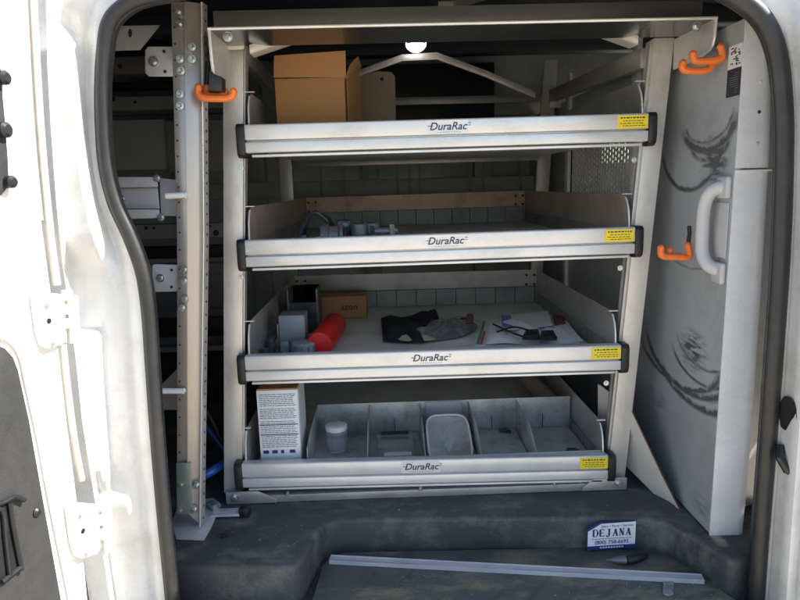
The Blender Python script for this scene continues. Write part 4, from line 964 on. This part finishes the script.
# serif capitals DEJANA from strokes on a unit cell (w .8, h 1)
S_ = .24; s_ = .10
GL = {'D': [((0, 0), (0, 1), S_), ((0, 1), (.42, 1), s_), ((.42, 1), (.66, .75), .12), ((.66, .75), (.66, .25), S_), ((.66, .25), (.42, 0), .12), ((.42, 0), (0, 0), s_)],
      'E': [((.05, 0), (.05, 1), S_), ((0, 1), (.6, 1), s_), ((0, 0), (.62, 0), s_), ((.05, .5), (.42, .5), s_), ((.6, 1), (.6, .8), s_), ((.62, 0), (.62, .22), s_), ((.42, .6), (.42, .4), s_)],
      'J': [((.42, 1), (.42, .08), S_), ((.44, .12), (.28, -.14), .14), ((.30, -.13), (.05, -.10), .13), ((.07, -.14), (.02, .12), .15), ((.22, 1), (.62, 1), s_)],
      'A': [((.36, 1), (.06, 0), s_), ((.36, 1), (.64, 0), S_), ((.17, .36), (.52, .36), s_), ((-.04, 0), (.2, 0), s_), ((.48, 0), (.8, 0), s_)],
      'N': [((.08, 0), (.08, 1), s_), ((.08, 1), (.62, 0), S_), ((.62, 0), (.62, 1), s_), ((-.04, 0), (.22, 0), s_), ((-.04, 1), (.12, 1), s_), ((.48, 1), (.76, 1), s_)]}
bm = B(); ch = H * .25; x = Wd * .12
for g in 'DEJANA':
    for (a, b, wd) in GL[g]:
        p = tp + rx * (x + a[0] * ch * .85) + RZ * (H * .50 + a[1] * ch); q = tp + rx * (x + b[0] * ch * .85) + RZ * (H * .50 + b[1] * ch)
        dv = (q - p).normalized(); nv = V((-dv.z, 0, dv.x)) * wd * ch * .5
        bm.faces.new([bm.verts.new(v_) for v_ in (p - nv, q - nv, q + nv, p + nv)])
    x += (Wd * .76) / 5.7
obj('lettering', bm, 'ink_blue', lab)
bm = B()
for k in range(12): sign(bm, tp + rx * (Wd * (.08 + .07 * k)) + RZ * H * .395, rx, RZ, Wd * .055, H * .02, (0, -1, 0), .0002)
obj('fine_print', bm, 'tool_grey', lab)
bm = B()
for k in range(9): sign(bm, tp + rx * (Wd * (.26 + .055 * k)) + RZ * H * .06, rx, RZ, Wd * .04, H * .05, (0, -1, 0), .0002)
obj('fine_print', bm, 'paper', lab)
# leaning board between the post and the partition
t = thing('leaning_board', AZ(687, 528, FZ), 'off-white board with red edge leaning between the right post and bulkhead', 'board')
q = [A(600, 385, .12), A(630, 408, .02), A(645, 440, -.04), A(663, 478, -.085), A(688, 527, -.125), A(684, 524, -.11), A(640, 470, .03), A(600, 440, .12)]
bm = B(); prism(bm, q, (-.003, .008, 0)); obj('board', bm, 'board_white', t)
bm = B(); tube(bm, [p + V((.0012, 0, .0008)) for p in q[1:5]], .0018, 6); obj('red_edge', bm, 'cap_band', t)
# blue hose and a dark cable bundle behind the strut
t = thing('blue_hose', A(205, 480, .1), 'blue hose curving behind the strut near the floor', 'hose')
bm = B(); tube(bm, catmull([A(186, 480, .03), A(200, 477, .03), A(212, 471, .04), A(224, 464, .07), A(240, 458, .14)], 6), .0115, 10); obj('hose', bm, 'blue_hose', t)
t = thing('cable_coil', A(215, 430, .2), 'dark cables hanging between the strut and the left post', 'cable')
for k, q in enumerate((((200, 400), (212, 420), (222, 440), (236, 450)), ((200, 420), (214, 436), (226, 452), (238, 470)), ((200, 372), (210, 380), (224, 372), (238, 360)))):
    bm = B(); tube(bm, catmull([A(x, y, .22 + .03 * k) for x, y in q], 6), .007, 8); obj('cable', bm, 'blue_hose' if k == 1 else 'plastic_black', t)
t = thing('grey_cable', A(580, 488, -.01), 'thin grey cable looped under the right end of the bottom lip', 'cable')
bm = B(); tube(bm, catmull([A(x, y, .0) for x, y in ((590, 480), (581, 481), (578, 488), (584, 491), (598, 487), (608, 482))], 6), .0022, 8); obj('cable', bm, 'lid_white', t)

# pressings of the far side wall seen between the pillar and the shelving
def wpanel(name, px0, py0, px1, py1, Y, th, m, holes=()):
    a, b = A(px0, py1, Y), A(px1, py0, Y)
    bm = B(); box(bm, (a.x, Y, a.z), (b.x, Y + th, b.z)); o = obj(name, bm, m, van, bevel=.004)
    for hx, hy, r in holes:
        bm = B(); lathe(bm, A(hx, hy, Y - .001), (0, -1, 0), [(-.002, r), (.0008, r)], 10); obj('wall_hole', bm, 'ink', o)
wpanel('wall_channel', 60, 54, 232, 76, 1.0, .05, 'brown_steel', ((120, 66, .008),))
wpanel('wall_gap', 60, 79, 232, 92, 1.06, .03, 'plastic_black')
wpanel('wall_channel', 60, 94, 232, 112, 1.0, .06, 'van_mid', ((113, 99, .009), (135, 102, .006), (216, 101, .007)))
wpanel('wall_channel', 60, 113, 232, 117, 1.05, .03, 'plastic_black')
wpanel('wall_panel', 60, 119, 166, 172, 1.10, .02, 'green_steel')
wpanel('wall_panel', 169, 119, 232, 172, 1.07, .02, 'van_mid')
wpanel('wall_channel', 60, 222, 240, 242, .95, .06, 'van_mid', ((146, 228, .007), (154, 228, .006), (216, 233, .012), (210, 226, .005)))
wpanel('wall_gap', 60, 244, 240, 262, 1.05, .03, 'plastic_black')
wpanel('wall_channel', 60, 262, 240, 268, 1.0, .05, 'van_mid')
wpanel('wall_channel', 60, 309, 240, 315, .95, .05, 'van_mid')
wpanel('wall_gap', 60, 317, 240, 341, 1.0, .04, 'plastic_black')
wpanel('wall_channel', 60, 345, 240, 356, .95, .05, 'van_mid')
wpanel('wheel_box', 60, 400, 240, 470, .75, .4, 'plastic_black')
# panel folds on the far wall behind the trays
for px in (322, 345, 398, 410, 420, 470, 483, 520):
    a = A(px, 200, 1.44); bm = B(); box(bm, (a.x - .006, 1.425, 1.20), (a.x + .006, 1.43, 1.62)); obj('wall_fold', bm, 'van_mid', van)
# loose grit and chips on the floor and the step mat
rnd = random.Random(11); bm = B()
def chip(c, r):
    v = [bm.verts.new(c + V((rnd.uniform(-r, r), rnd.uniform(-r, r), rnd.uniform(0, r * .9)))) for _ in range(4)]
    for f in ((0, 1, 2), (0, 2, 3), (0, 3, 1), (1, 3, 2)): bm.faces.new([v[i] for i in f])
for k in range(260):
    px, py = rnd.uniform(200, 620), rnd.uniform(503, 560)
    if py > 514 and px > 305: continue
    chip(AZ(px, py, FZ + .0005), rnd.choice((.0012, .0016, .0022, .003)))
for k in range(200):
    px, py = rnd.uniform(335, 720), rnd.uniform(556, 600)
    if py < 556 + max(0, px - 655) * .62: continue
    chip(AZ(px, py, SZ + .0005), rnd.choice((.0012, .0016, .0022, .003)))
g = obj('floor_grit', bm, 'grit', smooth=False); tag(g, 'pale grit and crumbs scattered over the black van floor', 'grit', kind='stuff')
